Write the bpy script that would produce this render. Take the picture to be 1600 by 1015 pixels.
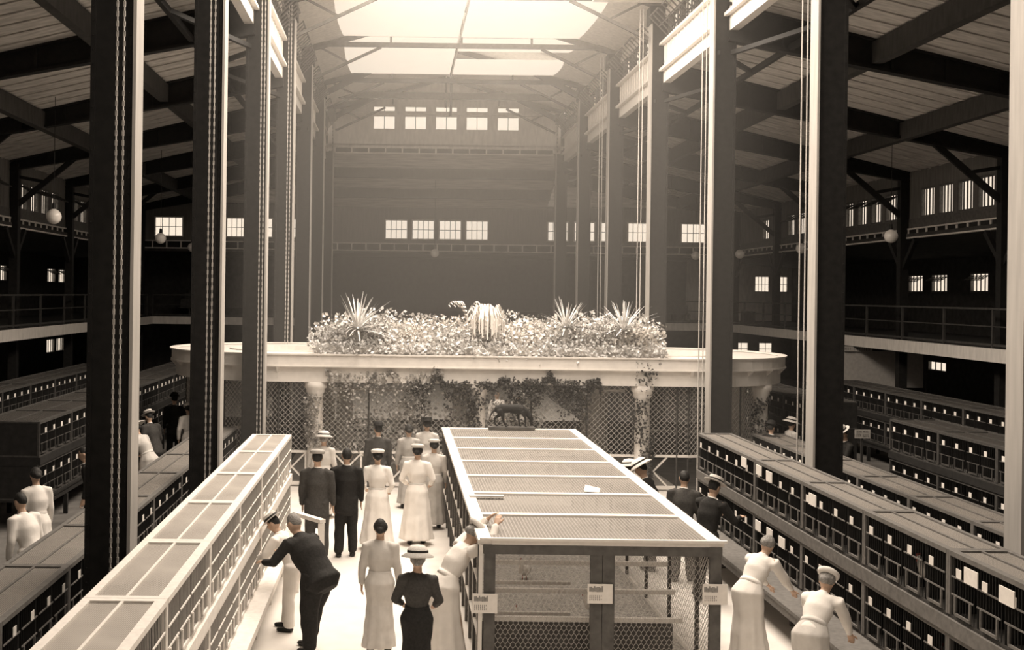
import bpy, bmesh, math, random
from mathutils import Vector, Matrix, noise
R = math.radians; PI = math.pi
random.seed(7)
for o in list(bpy.data.objects): bpy.data.objects.remove(o)
S = bpy.context.scene; C = S.collection

# ---------------------------------------------------------------- camera, sky, light, exposure
cd = bpy.data.cameras.new('camera'); cam = bpy.data.objects.new('camera', cd); C.objects.link(cam)
cam.location = (0, 0, 4.2); cam.rotation_euler = Matrix.Rotation(R(90), 4, 'X').to_euler()
cam.matrix_world = Matrix.Translation((0, 0, 4.2)) @ Matrix.Rotation(R(90), 4, 'X') @ Matrix.Rotation(0.013, 4, 'Z')
cd.sensor_width = 36; cd.lens = 40.5; cd.shift_x = 0.11125; cd.shift_y = -0.0309; cd.clip_end = 300
S.camera = cam
W = bpy.data.worlds.new('sky'); S.world = W; W.use_nodes = True
bg = W.node_tree.nodes['Background']; bg.inputs[0].default_value = (1.0, .87, .73, 1); bg.inputs[1].default_value = 1.25
S.view_settings.view_transform = 'Standard'; S.view_settings.look = 'None'
S.view_settings.gamma = 1; S.view_settings.exposure = 0.0; S.view_settings.use_curve_mapping = False

def area(name, loc, sx, sy, power, col=(1, .86, .72)):
    l = bpy.data.lights.new(name, 'AREA'); l.shape = 'RECTANGLE'; l.size = sx; l.size_y = sy
    l.energy = power; l.color = col
    o = bpy.data.objects.new(name, l); C.objects.link(o); o.location = loc
    o.visible_camera = True
    return o
# area lamps added over the unseen near bays to brighten the nave
for k, (y, p) in enumerate([(3, 150), (9, 380), (15, 950), (21, 1400), (27, 1500)]):
    area('added_nave_lamp', (1.8, y, 11.85), 5.6, 5.2, p)

# ---------------------------------------------------------------- materials
def mat(name, c, rough=.75, var=.18, scale=6, bump=.15, spec=.3, stretch=None, metal=0, emit=None, tint=(1, .95, .89)):
    m = bpy.data.materials.new(name); m.use_nodes = True; nt = m.node_tree; N = nt.nodes; L = nt.links
    b = N['Principled BSDF']; b.inputs['Roughness'].default_value = rough; b.inputs['Metallic'].default_value = metal
    b.inputs['Specular IOR Level'].default_value = spec
    if isinstance(c, (int, float)): c = tuple(c * t for t in tint)
    tc = N.new('ShaderNodeTexCoord'); mp = N.new('ShaderNodeMapping'); nz = N.new('ShaderNodeTexNoise')
    L.new(tc.outputs['Object'], mp.inputs[0]); L.new(mp.outputs[0], nz.inputs['Vector'])
    if stretch: mp.inputs['Scale'].default_value = stretch
    nz.inputs['Scale'].default_value = scale; nz.inputs['Detail'].default_value = 6
    cr = N.new('ShaderNodeValToRGB'); L.new(nz.outputs['Fac'], cr.inputs[0])
    cr.color_ramp.elements[0].position = .3; cr.color_ramp.elements[1].position = .7
    cr.color_ramp.elements[0].color = tuple(max(0, x * (1 - var)) for x in c) + (1,)
    cr.color_ramp.elements[1].color = tuple(min(1, x * (1 + var)) for x in c) + (1,)
    L.new(cr.outputs[0], b.inputs['Base Color'])
    if bump:
        bp = N.new('ShaderNodeBump'); bp.inputs['Strength'].default_value = bump; bp.inputs['Distance'].default_value = .02
        L.new(nz.outputs['Fac'], bp.inputs['Height']); L.new(bp.outputs[0], b.inputs['Normal'])
    if emit:
        b.inputs['Emission Color'].default_value = emit[0] + (1,); b.inputs['Emission Strength'].default_value = emit[1]
    return m
M = {}
M['steel'] = mat('dark riveted steel', .016, .55, .3, 9)
M['steel_far'] = M['steel']
M['pale_strip'] = mat('painted lit edge', .42, .7, .1, 12, stretch=(1, 1, .1))  # lit tone of the column's side face put into a pale colour
M['white_wood'] = mat('white painted timber', .8, .55, .05, 14)
M['cream_board'] = mat('cream boarding', .68, .7, .12, 8, stretch=(1, 1, .3))
M['roof_board'] = mat('roof boarding', .52, .85, .25, 3, stretch=(.4, 3, 3))
M['wall_board'] = mat('grey brown boarding', .17, .85, .2, 5, stretch=(3, 3, .3))
M['dark_wall'] = mat('dark timber wall', .055, .9, .3, 4)
M['dark_wood'] = mat('dark stained timber', .05, .7, .3, 10, stretch=(1, 1, .3))
M['brown_wood'] = mat('brown stained timber', .11, .6, .25, 10)
M['cage_aisle'] = mat('dark cage timber with shade', .06, .8, .3, 12)  # dark wood, with the aisle gloom also put into its colour
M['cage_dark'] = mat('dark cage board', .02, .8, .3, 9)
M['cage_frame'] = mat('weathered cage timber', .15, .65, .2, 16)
M['cage_pale'] = mat('pale cage timber', .78, .6, .08, 16)
M['plaster_dim'] = mat('dim lime washed board', .35, .8, .15, 8)
M['straw'] = mat('straw litter', .5, .95, .4, 30, .5)
M['floor'] = mat('pale swept floor', .74, .8, .07, 2.5)
M['aisle_floor'] = mat('worn aisle floor', .16, .85, .25, 2.5)
M['card'] = mat('white card', .85, .7, .04, 20)
M['ink'] = mat('printing ink', .14, .8, .2, 30)
M['ink_pale'] = mat('faded ink', .3, .8, .2, 30)
M['glass_globe'] = mat('opal glass', .8, .2, .02, 4, 0, .6)
M['wire'] = mat('galvanised wire', .5, .4, .1, 20, 0, .5)
M['rope'] = mat('pale rope', .55, .9, .2, 60, .4)
M['chain'] = mat('steel chain', .5, .4, .2, 30, 0, .6)
M['leaf_pale'] = mat('pale foliage', .8, .7, .4, 5, 0)
M['leaf_mid'] = mat('mid green foliage', .36, .7, .4, 5, 0)
M['leaf_dark'] = mat('dark ivy leaves', .06, .6, .4, 5, 0)
M['flower'] = mat('white petals', .9, .7, .05, 5, 0)
M['plaster'] = mat('white plaster', .78, .7, .06, 6)
M['plaster_grey'] = mat('grey painted boarding', .55, .75, .1, 6)
M['skin'] = mat('skin', (.55, .38, .28), .6, .06, 20, .03)
M['hair_dark'] = mat('dark hair', .03, .6, .3, 60, .4, stretch=(1, 1, .2))
M['hair_fair'] = mat('fair hair', .26, .6, .3, 60, .4)
M['suit_black'] = mat('black wool', .022, .85, .25, 40, .2)
M['suit_grey'] = mat('dark grey wool', .06, .85, .2, 40, .2)
M['cloth_white'] = mat('white cotton', .86, .85, .04, 9, .3)
M['cloth_cream'] = mat('cream linen', .62, .85, .08, 9, .3)
M['cloth_tan'] = mat('tan linen', .42, .85, .1, 9, .3)
M['straw_hat'] = mat('woven straw', .68, .7, .12, 80, .3)
M['band'] = mat('dark ribbon', .03, .7, .1, 30)
M['dog'] = mat('dark short fur', .02, .75, .4, 60, .5)
M['hen'] = mat('white feathers', .8, .8, .1, 30, .4)
M['hen_dark'] = mat('dark feathers', .07, .8, .3, 30, .4)
M['comb'] = mat('red comb', (.35, .08, .06), .6, .1)
M['eye'] = mat('dark eye', .01, .2, 0, 5, 0)
M['shoe'] = mat('black leather', .02, .4, .1, 20)
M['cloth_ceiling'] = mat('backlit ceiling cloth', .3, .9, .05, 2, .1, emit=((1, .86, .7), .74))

def glass_mat():
    m = bpy.data.materials.new('window glass'); m.use_nodes = True; nt = m.node_tree; N = nt.nodes; L = nt.links
    N.remove(N['Principled BSDF']); t = N.new('ShaderNodeBsdfTransparent'); g = N.new('ShaderNodeBsdfGlossy'); x = N.new('ShaderNodeMixShader')
    t.inputs[0].default_value = (.97, .96, .94, 1); g.inputs[0].default_value = (.8, .8, .8, 1); g.inputs['Roughness'].default_value = .1
    x.inputs[0].default_value = .08; L.new(t.outputs[0], x.inputs[1]); L.new(g.outputs[0], x.inputs[2]); L.new(x.outputs[0], N['Material Output'].inputs[0])
    return m
M['glass'] = glass_mat()
def netting(name, c, cell, cover, haze):      # fine wire cloth stretched over cage tops: wires at a small cell, holes between
    m = bpy.data.materials.new(name); m.use_nodes = True; nt = m.node_tree; N = nt.nodes; L = nt.links
    b = N['Principled BSDF']; b.inputs['Base Color'].default_value = (c, c * .92, c * .83, 1); b.inputs['Roughness'].default_value = .6
    tr = N.new('ShaderNodeBsdfTransparent'); mx = N.new('ShaderNodeMixShader')
    tc = N.new('ShaderNodeTexCoord'); sp = N.new('ShaderNodeSeparateXYZ'); L.new(tc.outputs['Object'], sp.inputs[0])
    outs = []
    for a in (0, 1):
        mo = N.new('ShaderNodeMath'); mo.operation = 'PINGPONG'; mo.inputs[1].default_value = cell; L.new(sp.outputs[a], mo.inputs[0])
        lt = N.new('ShaderNodeMath'); lt.operation = 'LESS_THAN'; lt.inputs[1].default_value = cell * cover; L.new(mo.outputs[0], lt.inputs[0]); outs.append(lt)
    mxx = N.new('ShaderNodeMath'); mxx.operation = 'MAXIMUM'; L.new(outs[0].outputs[0], mxx.inputs[0]); L.new(outs[1].outputs[0], mxx.inputs[1])
    nz = N.new('ShaderNodeTexNoise'); nz.inputs['Scale'].default_value = 1.7; L.new(tc.outputs['Object'], nz.inputs['Vector'])
    ml = N.new('ShaderNodeMath'); ml.operation = 'MULTIPLY'; ml.inputs[1].default_value = haze; L.new(nz.outputs['Fac'], ml.inputs[0])
    mm = N.new('ShaderNodeMath'); mm.operation = 'MAXIMUM'; L.new(mxx.outputs[0], mm.inputs[0]); L.new(ml.outputs[0], mm.inputs[1])
    L.new(mm.outputs[0], mx.inputs[0]); L.new(tr.outputs[0], mx.inputs[1]); L.new(b.outputs[0], mx.inputs[2]); L.new(mx.outputs[0], N['Material Output'].inputs[0])
    return m
M['net_pale'] = netting('pale wire cloth', .4, .006, .35, 1.1)
M['net_mid'] = netting('dusty wire cloth', .27, .011, .3, .7)
M['net_run'] = netting('pale wire cloth of the run', .27, .02, .3, .8)
M['net_dark'] = netting('dark wire cloth', .07, .012, .25, .5)

# ---------------------------------------------------------------- mesh helpers
class MB:
    def __init__(s): s.v = []; s.f = []; s.sm = False
    def add(s, vs, fs):
        n = len(s.v); s.v += [tuple(p) for p in vs]; s.f += [tuple(i + n for i in f) for f in fs]; return s
    def box(s, x0, x1, y0, y1, z0, z1):
        vs = [(x0, y0, z0), (x1, y0, z0), (x1, y1, z0), (x0, y1, z0), (x0, y0, z1), (x1, y0, z1), (x1, y1, z1), (x0, y1, z1)]
        return s.add(vs, [(0, 3, 2, 1), (4, 5, 6, 7), (0, 1, 5, 4), (1, 2, 6, 5), (2, 3, 7, 6), (3, 0, 4, 7)])
    def bar(s, p, q, w, h, up=(0, 0, 1)):
        p = Vector(p); q = Vector(q); t = (q - p).normalized(); up = Vector(up)
        if abs(t.dot(up)) > .98: up = Vector((0, 1, 0))
        u = t.cross(up).normalized() * w / 2; v = u.cross(t).normalized() * h / 2
        vs = [p - u - v, p + u - v, p + u + v, p - u + v, q - u - v, q + u - v, q + u + v, q - u + v]
        return s.add(vs, [(0, 1, 2, 3), (7, 6, 5, 4), (1, 0, 4, 5), (2, 1, 5, 6), (3, 2, 6, 7), (0, 3, 7, 4)])
    def cyl(s, p, q, r, seg=10, r2=None):
        p = Vector(p); q = Vector(q); t = (q - p).normalized(); u = t.orthogonal().normalized(); v = t.cross(u); r2 = r if r2 is None else r2
        vs = []
        for c, rr in ((p, r), (q, r2)):
            for k in range(seg):
                a = 2 * PI * k / seg; vs.append(c + u * rr * math.cos(a) + v * rr * math.sin(a))
        fs = [(k, (k + 1) % seg, seg + (k + 1) % seg, seg + k) for k in range(seg)] + [tuple(range(seg - 1, -1, -1)), tuple(range(seg, 2 * seg))]
        return s.add(vs, fs)
    def lathe(s, prof, c=(0, 0, 0), seg=20, sx=1, sy=1):
        vs = []; c = Vector(c)
        for r, z in prof:
            for k in range(seg):
                a = 2 * PI * k / seg; vs.append((c.x + r * sx * math.cos(a), c.y + r * sy * math.sin(a), c.z + z))
        n = len(prof); fs = []
        for i in range(n - 1):
            for k in range(seg):
                k2 = (k + 1) % seg; fs.append((i * seg + k, i * seg + k2, (i + 1) * seg + k2, (i + 1) * seg + k))
        fs += [tuple(range(seg - 1, -1, -1)), tuple(range((n - 1) * seg, n * seg))]
        return s.add(vs, fs)
    def tube(s, pts, r, seg=6):
        pts = [Vector(p) for p in pts]; vs = []; n = len(pts)
        for i, p in enumerate(pts):
            t = (pts[min(i + 1, n - 1)] - pts[max(i - 1, 0)]).normalized(); u = t.orthogonal().normalized()
            if i and (u.dot(pu) < 0): u = -u
            u = (u if not i else (pu - t * pu.dot(t)).normalized()); pu = u; v = t.cross(u); rr = r[i] if isinstance(r, (list, tuple)) else r
            for k in range(seg):
                a = 2 * PI * k / seg; vs.append(p + u * rr * math.cos(a) + v * rr * math.sin(a))
        fs = [(i * seg + k, i * seg + (k + 1) % seg, (i + 1) * seg + (k + 1) % seg, (i + 1) * seg + k) for i in range(n - 1) for k in range(seg)]
        fs += [tuple(range(seg - 1, -1, -1)), tuple(range((n - 1) * seg, n * seg))]
        return s.add(vs, fs)
    def mesh(s, name, m, smooth=False):
        me = bpy.data.meshes.new(name); me.from_pydata(s.v, [], s.f); me.materials.append(M[m] if isinstance(m, str) else m)
        if smooth: me.polygons.foreach_set('use_smooth', [True] * len(me.polygons))
        me.update(); return me
    def build(s, name, m, parent=None, smooth=False, loc=None):
        return ob(name, s.mesh(name, m, smooth), parent, loc)
def ob(name, me, parent=None, loc=None, rz=0):
    o = bpy.data.objects.new(name, me); C.objects.link(o)
    if parent: o.parent = parent
    if loc: o.location = loc
    if rz: o.rotation_euler.z = rz
    return o
def thing(name, label, cat, loc=(0, 0, 0), rz=0, group=None):
    o = bpy.data.objects.new(name, None); C.objects.link(o); o.location = loc; o.rotation_euler.z = rz; o.empty_display_size = .1
    o['label'] = label; o['category'] = cat
    if group: o['group'] = group
    return o
def tag(o, label, cat, group=None, kind=None):
    o['label'] = label; o['category'] = cat
    if group: o['group'] = group
    if kind: o['kind'] = kind
    return o
def struct(name, mb, m, parent=None, smooth=False):
    o = mb.build(name, m, parent, smooth)
    if not parent: o['kind'] = 'structure'
    return o
def kids(o): return KIDS.get(o.name, [])
def copy_tree(root, loc, rz=0, label=None, scale=None):
    m = {}
    r = root.copy(); C.objects.link(r); r.location = loc; r.rotation_euler.z = rz
    if label: r['label'] = label
    if scale: r.scale = scale
    for ch in list(root.children):
        c = ch.copy(); C.objects.link(c); c.parent = r
        for g in ch.children:
            d = g.copy(); C.objects.link(d); d.parent = c
    return r
CX = 1.875
def mir(x, s): return x if s > 0 else 2 * CX - x
ORD = ['nearest', 'second', 'third', 'fourth', 'fifth', 'sixth', 'seventh', 'eighth', 'ninth', 'tenth', 'eleventh', 'twelfth', 'thirteenth', 'fourteenth']
SIDE = {1: 'right', -1: 'left'}

# ---------------------------------------------------------------- floor and outer shell
struct('floor', MB().box(-17, 20.6, -3, 60.2, -.2, 0), 'aisle_floor')
struct('trim_1', MB().box(-2.6, 6.2, -3, 53, .001, .012), 'floor')          # the pale boarded nave walk

WN = [0]
def window(axis, c, a, b, z0, z1, n=4, rows=1, side=1, sash=False, parent=None):
    """a window in a wall lying on axis ('x': wall at x=c running along y; 'y': wall at y=c running along x)"""
    WN[0] += 1; nm = 'window_%d' % WN[0]
    def P(u, d, z): return (c + d, u, z) if axis == 'x' else (u, c + d, z)
    def bx(mb, u0, u1, d0, d1, za, zb):
        p = P(u0, d0, za); q = P(u1, d1, zb)
        mb.box(min(p[0], q[0]), max(p[0], q[0]), min(p[1], q[1]), max(p[1], q[1]), za, zb)
    fr = MB(); t = .05
    bx(fr, a, a + t, -.06, .06, z0, z1); bx(fr, b - t, b, -.06, .06, z0, z1); bx(fr, a + t, b - t, -.06, .06, z0, z0 + t); bx(fr, a + t, b - t, -.06, .06, z1 - t, z1)
    w = fr.build(nm, 'cream_board' if axis == 'y' else 'brown_wood'); w['kind'] = 'structure'
    mu = MB(); iw = (b - a - 2 * t) / n; ih = (z1 - z0 - 2 * t) / rows
    for k in range(1, n): bx(mu, a + t + k * iw - .012, a + t + k * iw + .012, -.02, .02, z0 + t, z1 - t)
    for k in range(1, rows): bx(mu, a + t, b - t, -.02, .02, z0 + t + k * ih - .012, z0 + t + k * ih + .012)
    mu.build('muntin', 'brown_wood', w)
    pane = None
    for k in range(n):
        pb = MB(); bx(pb, a + t + k * iw + .012, a + t + (k + 1) * iw - .012, -.003, .003, z0 + t, z1 - t); pb.build('pane', 'glass', w)
    if sash:                                             # the upper sash swung inwards like an awning
        sb = MB(); L = (z1 - z0) * .5; zt = z1 - .12
        for k in range(6):
            u = a + t + (b - a - 2 * t) * k / 5
            sb.bar(P(u, -side * .05, zt), P(u, -side * (.05 + L * .8), zt - L * .45), .025, .025)
        for q in (0, .5, 1): sb.bar(P(a + t, -side * (.05 + L * .8 * q), zt - L * .45 * q), P(b - t, -side * (.05 + L * .8 * q), zt - L * .45 * q), .03, .03)
        sb.build('open_sash', 'dark_wood', w)
    return w
def wall(name, axis, c, a, b, z0, z1, ops, m, th=.12, side=1):
    """wall with openings [(u0,u1,za,zb)] all sharing za,zb"""
    mb = MB()
    def bx(u0, u1, za, zb):
        if axis == 'x': mb.box(min(c, c + side * th), max(c, c + side * th), u0, u1, za, zb)
        else: mb.box(u0, u1, c, c + th, za, zb)
    if not ops: bx(a, b, z0, z1)
    else:
        za, zb = ops[0][2], ops[0][3]; bx(a, b, z0, za); bx(a, b, zb, z1); u = a
        for o in sorted(ops): bx(u, o[0], za, zb); u = o[1]
        bx(u, b, za, zb)
    return struct(name, mb, m)

# end wall of the main hall, above the end gallery
EW = [-.66, .60, 1.86, 3.12]
ewin = [(x, x + 1.08, 6.72, 7.66) for x in EW] + [(x, x + 1.0, 6.72, 7.66) for x in (6.95, 8.2, 9.45, 10.7)] + [(13.2, 14.4, 6.72, 7.66)] \
     + [(x, x + 1.0, 6.72, 7.66) for x in (-8.1, -6.9, -5.65, -4.4)] + [(-11.45, -10.1, 6.72, 7.66)]
wall('wall_end', 'y', 54, -12.3, 15.9, 6.15, 8.35, ewin, 'wall_board')
for o in ewin: window('y', 54, o[0], o[1], o[2], o[3], 4, 2)
BM = {}
def frieze(axis, c, a, b, z0, z1, pitch, side, m1='cream_board', m2='cage_dark'):
    """cornice: two rails, stiles and recessed dark panels"""
    global TR
    TR = TR + 1
    def P(u0, u1, d0, d1, za, zb, mb):
        if axis == 'x': mb.box(min(c - side * d0, c - side * d1), max(c - side * d0, c - side * d1), u0, u1, za, zb)
        else: mb.box(u0, u1, c - d1, c - d0, za, zb)
    mb = MB(); t = .045; P(a, b, 0, .1, z0, z0 + t, mb); P(a, b, 0, .07, z1 - t, z1, mb)
    o = mb.build('trim_%d' % TR, m1); o['kind'] = 'structure'
    n = int((b - a) / pitch); pitch = (b - a) / n
    if ('st', axis, round(z1 - z0, 3)) not in BM:
        s1 = MB()
        if axis == 'x': s1.box(0, .06, -.03, .03, 0, z1 - z0 - 2 * t)
        else: s1.box(-.03, .03, 0, .06, 0, z1 - z0 - 2 * t)
        BM[('st', axis, round(z1 - z0, 3))] = s1.mesh('stile', m1)
    k2 = ('pn', axis, round(z1 - z0, 3), round(pitch, 3))
    if k2 not in BM:
        s1 = MB()
        if axis == 'x': s1.box(0, .02, .03, pitch - .03, 0, z1 - z0 - 2 * t)
        else: s1.box(.03, pitch - .03, 0, .02, 0, z1 - z0 - 2 * t)
        BM[k2] = s1.mesh('panel', m2)
    for k in range(n):
        u = a + k * pitch
        loc = (c - (.06 if side > 0 else 0), u, z0 + t) if axis == 'x' else (u, c - .06, z0 + t)
        ob('stile', BM[('st', axis, round(z1 - z0, 3))], o, loc)
        loc = (c - (.02 if side > 0 else 0), u, z0 + t) if axis == 'x' else (u, c - .02, z0 + t)
        ob('panel', BM[k2], o, loc)
TR = 1
frieze('y', 54, -12.2, 15.8, 6.17, 6.55, .66, 1)

for s in (1, -1):
    wx = mir(15.9, s); ops = []
    for n in range(1, 9):
        y0 = n * 6
        if n == 8: ops += [(49.4, 50.4, 6.72, 7.62)]
        else:
            for k in range(4): ops.append((y0 + .75 + k * 1.15, y0 + .75 + k * 1.15 + .92, 6.72, 7.62))
    wall('wall_' + SIDE[s], 'x', wx, -3, 54, 6.1, 8.3, ops, 'wall_board', side=s)
    for i, o in enumerate(ops):
        if (s > 0 and o[0] > 29) or (s < 0 and o[0] > 34): window('x', wx + s * .06, o[0], o[1], o[2], o[3], 4, 1, s, sash=(s < 0 or 36 < o[0] < 49))
        else: MBx = window('x', wx + s * .06, o[0], o[1], o[2], o[3], 2, 1, s)
    frieze('x', wx, 24, 54, 6.1, 6.42, .62, s)
    struct('trim_%d' % (60 + s), MB().box(min(wx, wx - s * .03), max(wx, wx - s * .03), 24, 54, 6.42, 6.7), 'brown_wood')
    # outer walls, galleries
    ox = mir(20.5, s)
    lo = [(y, y + 1.3, 4.5, 5.2) for y in ((26.5, 31, 35.5, 40, 43.0, 45.0) if s > 0 else (40, 48, 55, 56.8))]
    wall('wall_outer_' + SIDE[s] + '_upper', 'x', ox, -3, 60, 3.0, 6.0, lo, 'dark_wall', side=s)
    for o in lo: window('x', ox + s * .06, o[0], o[1], o[2], o[3], 4, 1, s, sash=True)
    lo2 = [(y, y + 1.5, 1.5, 1.9) for y in (30, 43)] if s > 0 else [(y, y + 1.3, 1.1, 1.8) for y in (55, 56.6)]
    wall('wall_outer_' + SIDE[s] + '_lower', 'x', ox, -3, 60, 0, 3.0, lo2, 'dark_wall', side=s)
    for o in lo2: window('x', ox + s * .06, o[0], o[1], o[2], o[3], 3, 1, s)
    bx0, bx1 = sorted((mir(15.05, s), ox))
    struct('trim_%d' % (62 + s), MB().box(bx0, bx1, -3, 60, 2.78, 2.97), 'dark_wood')
    f0, f1 = sorted((mir(15.0, s), mir(15.06, s)))
    f = struct('trim_%d' % (64 + s), MB().box(f0, f1, -3, 53, 2.66, 3.0), 'cream_board')
    r0 = MB(); xa = mir(15.8, s); xb = mir(20.6, s)
    r0.add([(xa, -3, 6.15), (xa, 60, 6.15), (xb, 60, 5.75), (xb, -3, 5.75), (xa, -3, 6.25), (xa, 60, 6.25), (xb, 60, 5.85), (xb, -3, 5.85)],
           [(0, 1, 2, 3), (4, 7, 6, 5), (0, 4, 5, 1), (3, 2, 6, 7), (0, 3, 7, 4), (1, 5, 6, 2)])
    struct('ceiling_gallery_' + SIDE[s], r0, 'dark_wall')
oe = [(x, x + .8, 4.5, 5.35) for x in (18.55, 19.5)]
wall('wall_outer_end_upper', 'y', 60, -17, 15, 3.0, 6.2, [], 'dark_wall')
wall('wall_outer_end_upper_right', 'y', 60, 15, 20.6, 3.0, 6.2, oe, 'cream_board')  # same end wall; light on its right part put into the cream colour
for o in oe: window('y', 60.06, o[0], o[1], o[2], o[3], 4, 2)
oe2 = [(x, x + 1.1, 1.2, 1.9) for x in (17.2, 18.8)]
wall('wall_outer_end_lower', 'y', 60, -17, 20.6, 0, 3.0, oe2, 'dark_wall')
for o in oe2: window('y', 60.06, o[0], o[1], o[2], o[3], 3, 2)
struct('ceiling_gallery_end', MB().box(-17, 20.6, 54.0, 60.2, 6.05, 6.2), 'dark_wall')
struct('trim_70', MB().box(-11.4, 15.0, 53, 60, 2.78, 2.97), 'dark_wood')
struct('trim_71', MB().box(-11.4, 15.0, 52.95, 53.01, 2.66, 3.0), 'cream_board')
struct('wall_back', MB().box(-17, 20.6, -3.2, -3, 0, 14), 'dark_wall')
struct('trim_72', MB().box(-11.4, 15.0, -3, 1.2, 2.7, 3.0), 'dark_wood')

for s in (1, -1):          # end wall above the windows, following the aisle roofs
    a, b = mir(6.5, s), mir(15.9, s); z = [10.35, 8.15]
    mb = MB().add([(a, 54, 8.3), (b, 54, 8.3), (b, 54, 8.32), (a, 54, z[0]), (a, 54.12, 8.3), (b, 54.12, 8.3), (b, 54.12, 8.32), (a, 54.12, z[0])],
                  [(0, 1, 2, 3), (7, 6, 5, 4), (0, 4, 5, 1), (3, 2, 6, 7), (0, 3, 7, 4), (1, 5, 6, 2)])
    struct('wall_end_' + SIDE[s], mb, 'roof_board')
# seats rising on the end gallery, dark benches
for k in range(4):
    b = MB().box(-10.5, 14, 55.2 + k * 1.1, 55.6 + k * 1.1, 3.35 + k * .28, 3.41 + k * .28)
    b.box(-10.5, 14, 55.6 + k * 1.1, 55.65 + k * 1.1, 3.41 + k * .28, 3.8 + k * .28)
    for x in range(-10, 15, 3): b.box(x - .03, x + .03, 55.25 + k * 1.1, 55.6 + k * 1.1, 2.97, 3.36 + k * .28)
    tag(b.build('gallery_bench', 'dark_wood'), ['front dark bench on the end gallery', 'second dark bench row on the end gallery', 'third dark bench row on the end gallery', 'rearmost dark bench row high on the end gallery'][k], 'bench', 'benches on the end gallery')

# gallery railings
def railing(p, q, label, m='dark_wood', step=2.6):
    p = Vector(p); q = Vector(q); L = (q - p).length; d = (q - p).normalized(); t = thing('gallery_railing', label, 'railing', p)
    MB().bar((0, 0, 1.0), d * L + Vector((0, 0, 1.0)), .05, .05).build('top_rail', m, t)
    MB().bar((0, 0, .55), d * L + Vector((0, 0, .55)), .03, .03).build('middle_rail', m, t)
    MB().bar((0, 0, .08), d * L + Vector((0, 0, .08)), .03, .06).build('bottom_rail', m, t)
    n = int(L / step); pm = MB().box(-.03, .03, -.03, .03, 0, 1.0).mesh('post', M[m])
    for k in range(n + 1): ob('post', pm, t, d * (L * k / n))
railing((15.12, 24, 3.0), (15.12, 52.9, 3.0), 'dark pipe railing along the right gallery')
railing((-11.52, 24, 3.0), (-11.52, 52.9, 3.0), 'dark pipe railing along the left gallery')
railing((-11.3, 53.1, 3.0), (14.9, 53.1, 3.0), 'dark pipe railing along the far end gallery')

# ---------------------------------------------------------------- roof of the aisles
def HR(u): return 10.3 - .235 * u          # underside of the boards, u = distance out from x=6.9
for s in (1, -1):
    mb = MB(); xa, xb = mir(6.9, s), mir(16.1, s); z0, z1 = HR(0), HR(9.2)
    mb.add([(xa, -3, z0), (xb, -3, z1), (xb, 54.2, z1), (xa, 54.2, z0), (xa, -3, z0 + .12), (xb, -3, z1 + .12), (xb, 54.2, z1 + .12), (xa, 54.2, z0 + .12)],
           [(0, 1, 2, 3), (7, 6, 5, 4), (0, 4, 5, 1), (3, 2, 6, 7), (0, 3, 7, 4), (1, 5, 6, 2)])
    r = struct('ceiling_aisle_' + SIDE[s], mb, 'roof_board')
    jm = MB()
    jm.add([(0, -.04, z0 - .03), (xb - xa, -.04, z1 - .03), (xb - xa, .04, z1 - .03), (0, .04, z0 - .03), (0, -.04, z0), (xb - xa, -.04, z1), (xb - xa, .04, z1), (0, .04, z0)],
           [(0, 1, 2, 3), (7, 6, 5, 4), (0, 4, 5, 1), (3, 2, 6, 7), (0, 3, 7, 4), (1, 5, 6, 2)])
    # boards running out from the nave, slightly proud of each other
    jme = jm.mesh('roof_strip', 'roof_board')
    for k in range(60):
        y = 15 + k * .65
        if abs((y + .2) % 6 - .2) < .35: continue
        j = ob('roof_strip', jme, r, (xa, y, 0)); j.scale = (1, 1, 1)
# roof over the end bay, sloping down to the end wall
mb = MB().add([(-3.3, 48, 10.25), (6.9, 48, 10.25), (6.9, 54.1, 8.2), (-3.3, 54.1, 8.2), (-3.3, 48, 10.4), (6.9, 48, 10.4), (6.9, 54.1, 8.35), (-3.3, 54.1, 8.35)],
              [(0, 1, 2, 3), (7, 6, 5, 4), (0, 4, 5, 1), (3, 2, 6, 7), (0, 3, 7, 4), (1, 5, 6, 2)])
struct('ceiling_end', mb, 'roof_board')
for k, (y, h) in enumerate([(50, 9.6), (52, 8.9)]):
    tag(MB().box(-3.2, 6.8, y - .12, y + .12, h - .4, h + .02).build('purlin', 'dark_wood'),
        ['dark purlin crossing the end bay below the gable', 'dark purlin crossing the end bay just above the end windows'][k], 'beam', 'purlins of the end bay')

def girder(s, y):                     # deep dark girder from column to wall post
    mb = MB(); n = 8; top = []; bot = []; web = []
    for k in range(n + 1):
        u = 9.1 * k / n; x = mir(6.8 + u, s); zt = HR(u - .1) + .02; d = .78 - .05 * u if u < 7 else .43 - .06 * (u - 7); top.append((x, zt)); bot.append((x, zt - d))
    for w, (za, zb, th) in enumerate(((0, 1, .05), )):
        for k in range(n):
            (x0, t0), (x1, t1) = top[k], top[k + 1]; b0, b1 = bot[k][1], bot[k + 1][1]
            vs = [(x0, y - .03, b0), (x1, y - .03, b1), (x1, y - .03, t1), (x0, y - .03, t0), (x0, y + .03, b0), (x1, y + .03, b1), (x1, y + .03, t1), (x0, y + .03, t0)]
            mb.add(vs, [(0, 1, 2, 3), (7, 6, 5, 4), (0, 4, 5, 1), (3, 2, 6, 7), (0, 3, 7, 4), (1, 5, 6, 2)])
    return mb, top, bot
RK = {}
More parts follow.
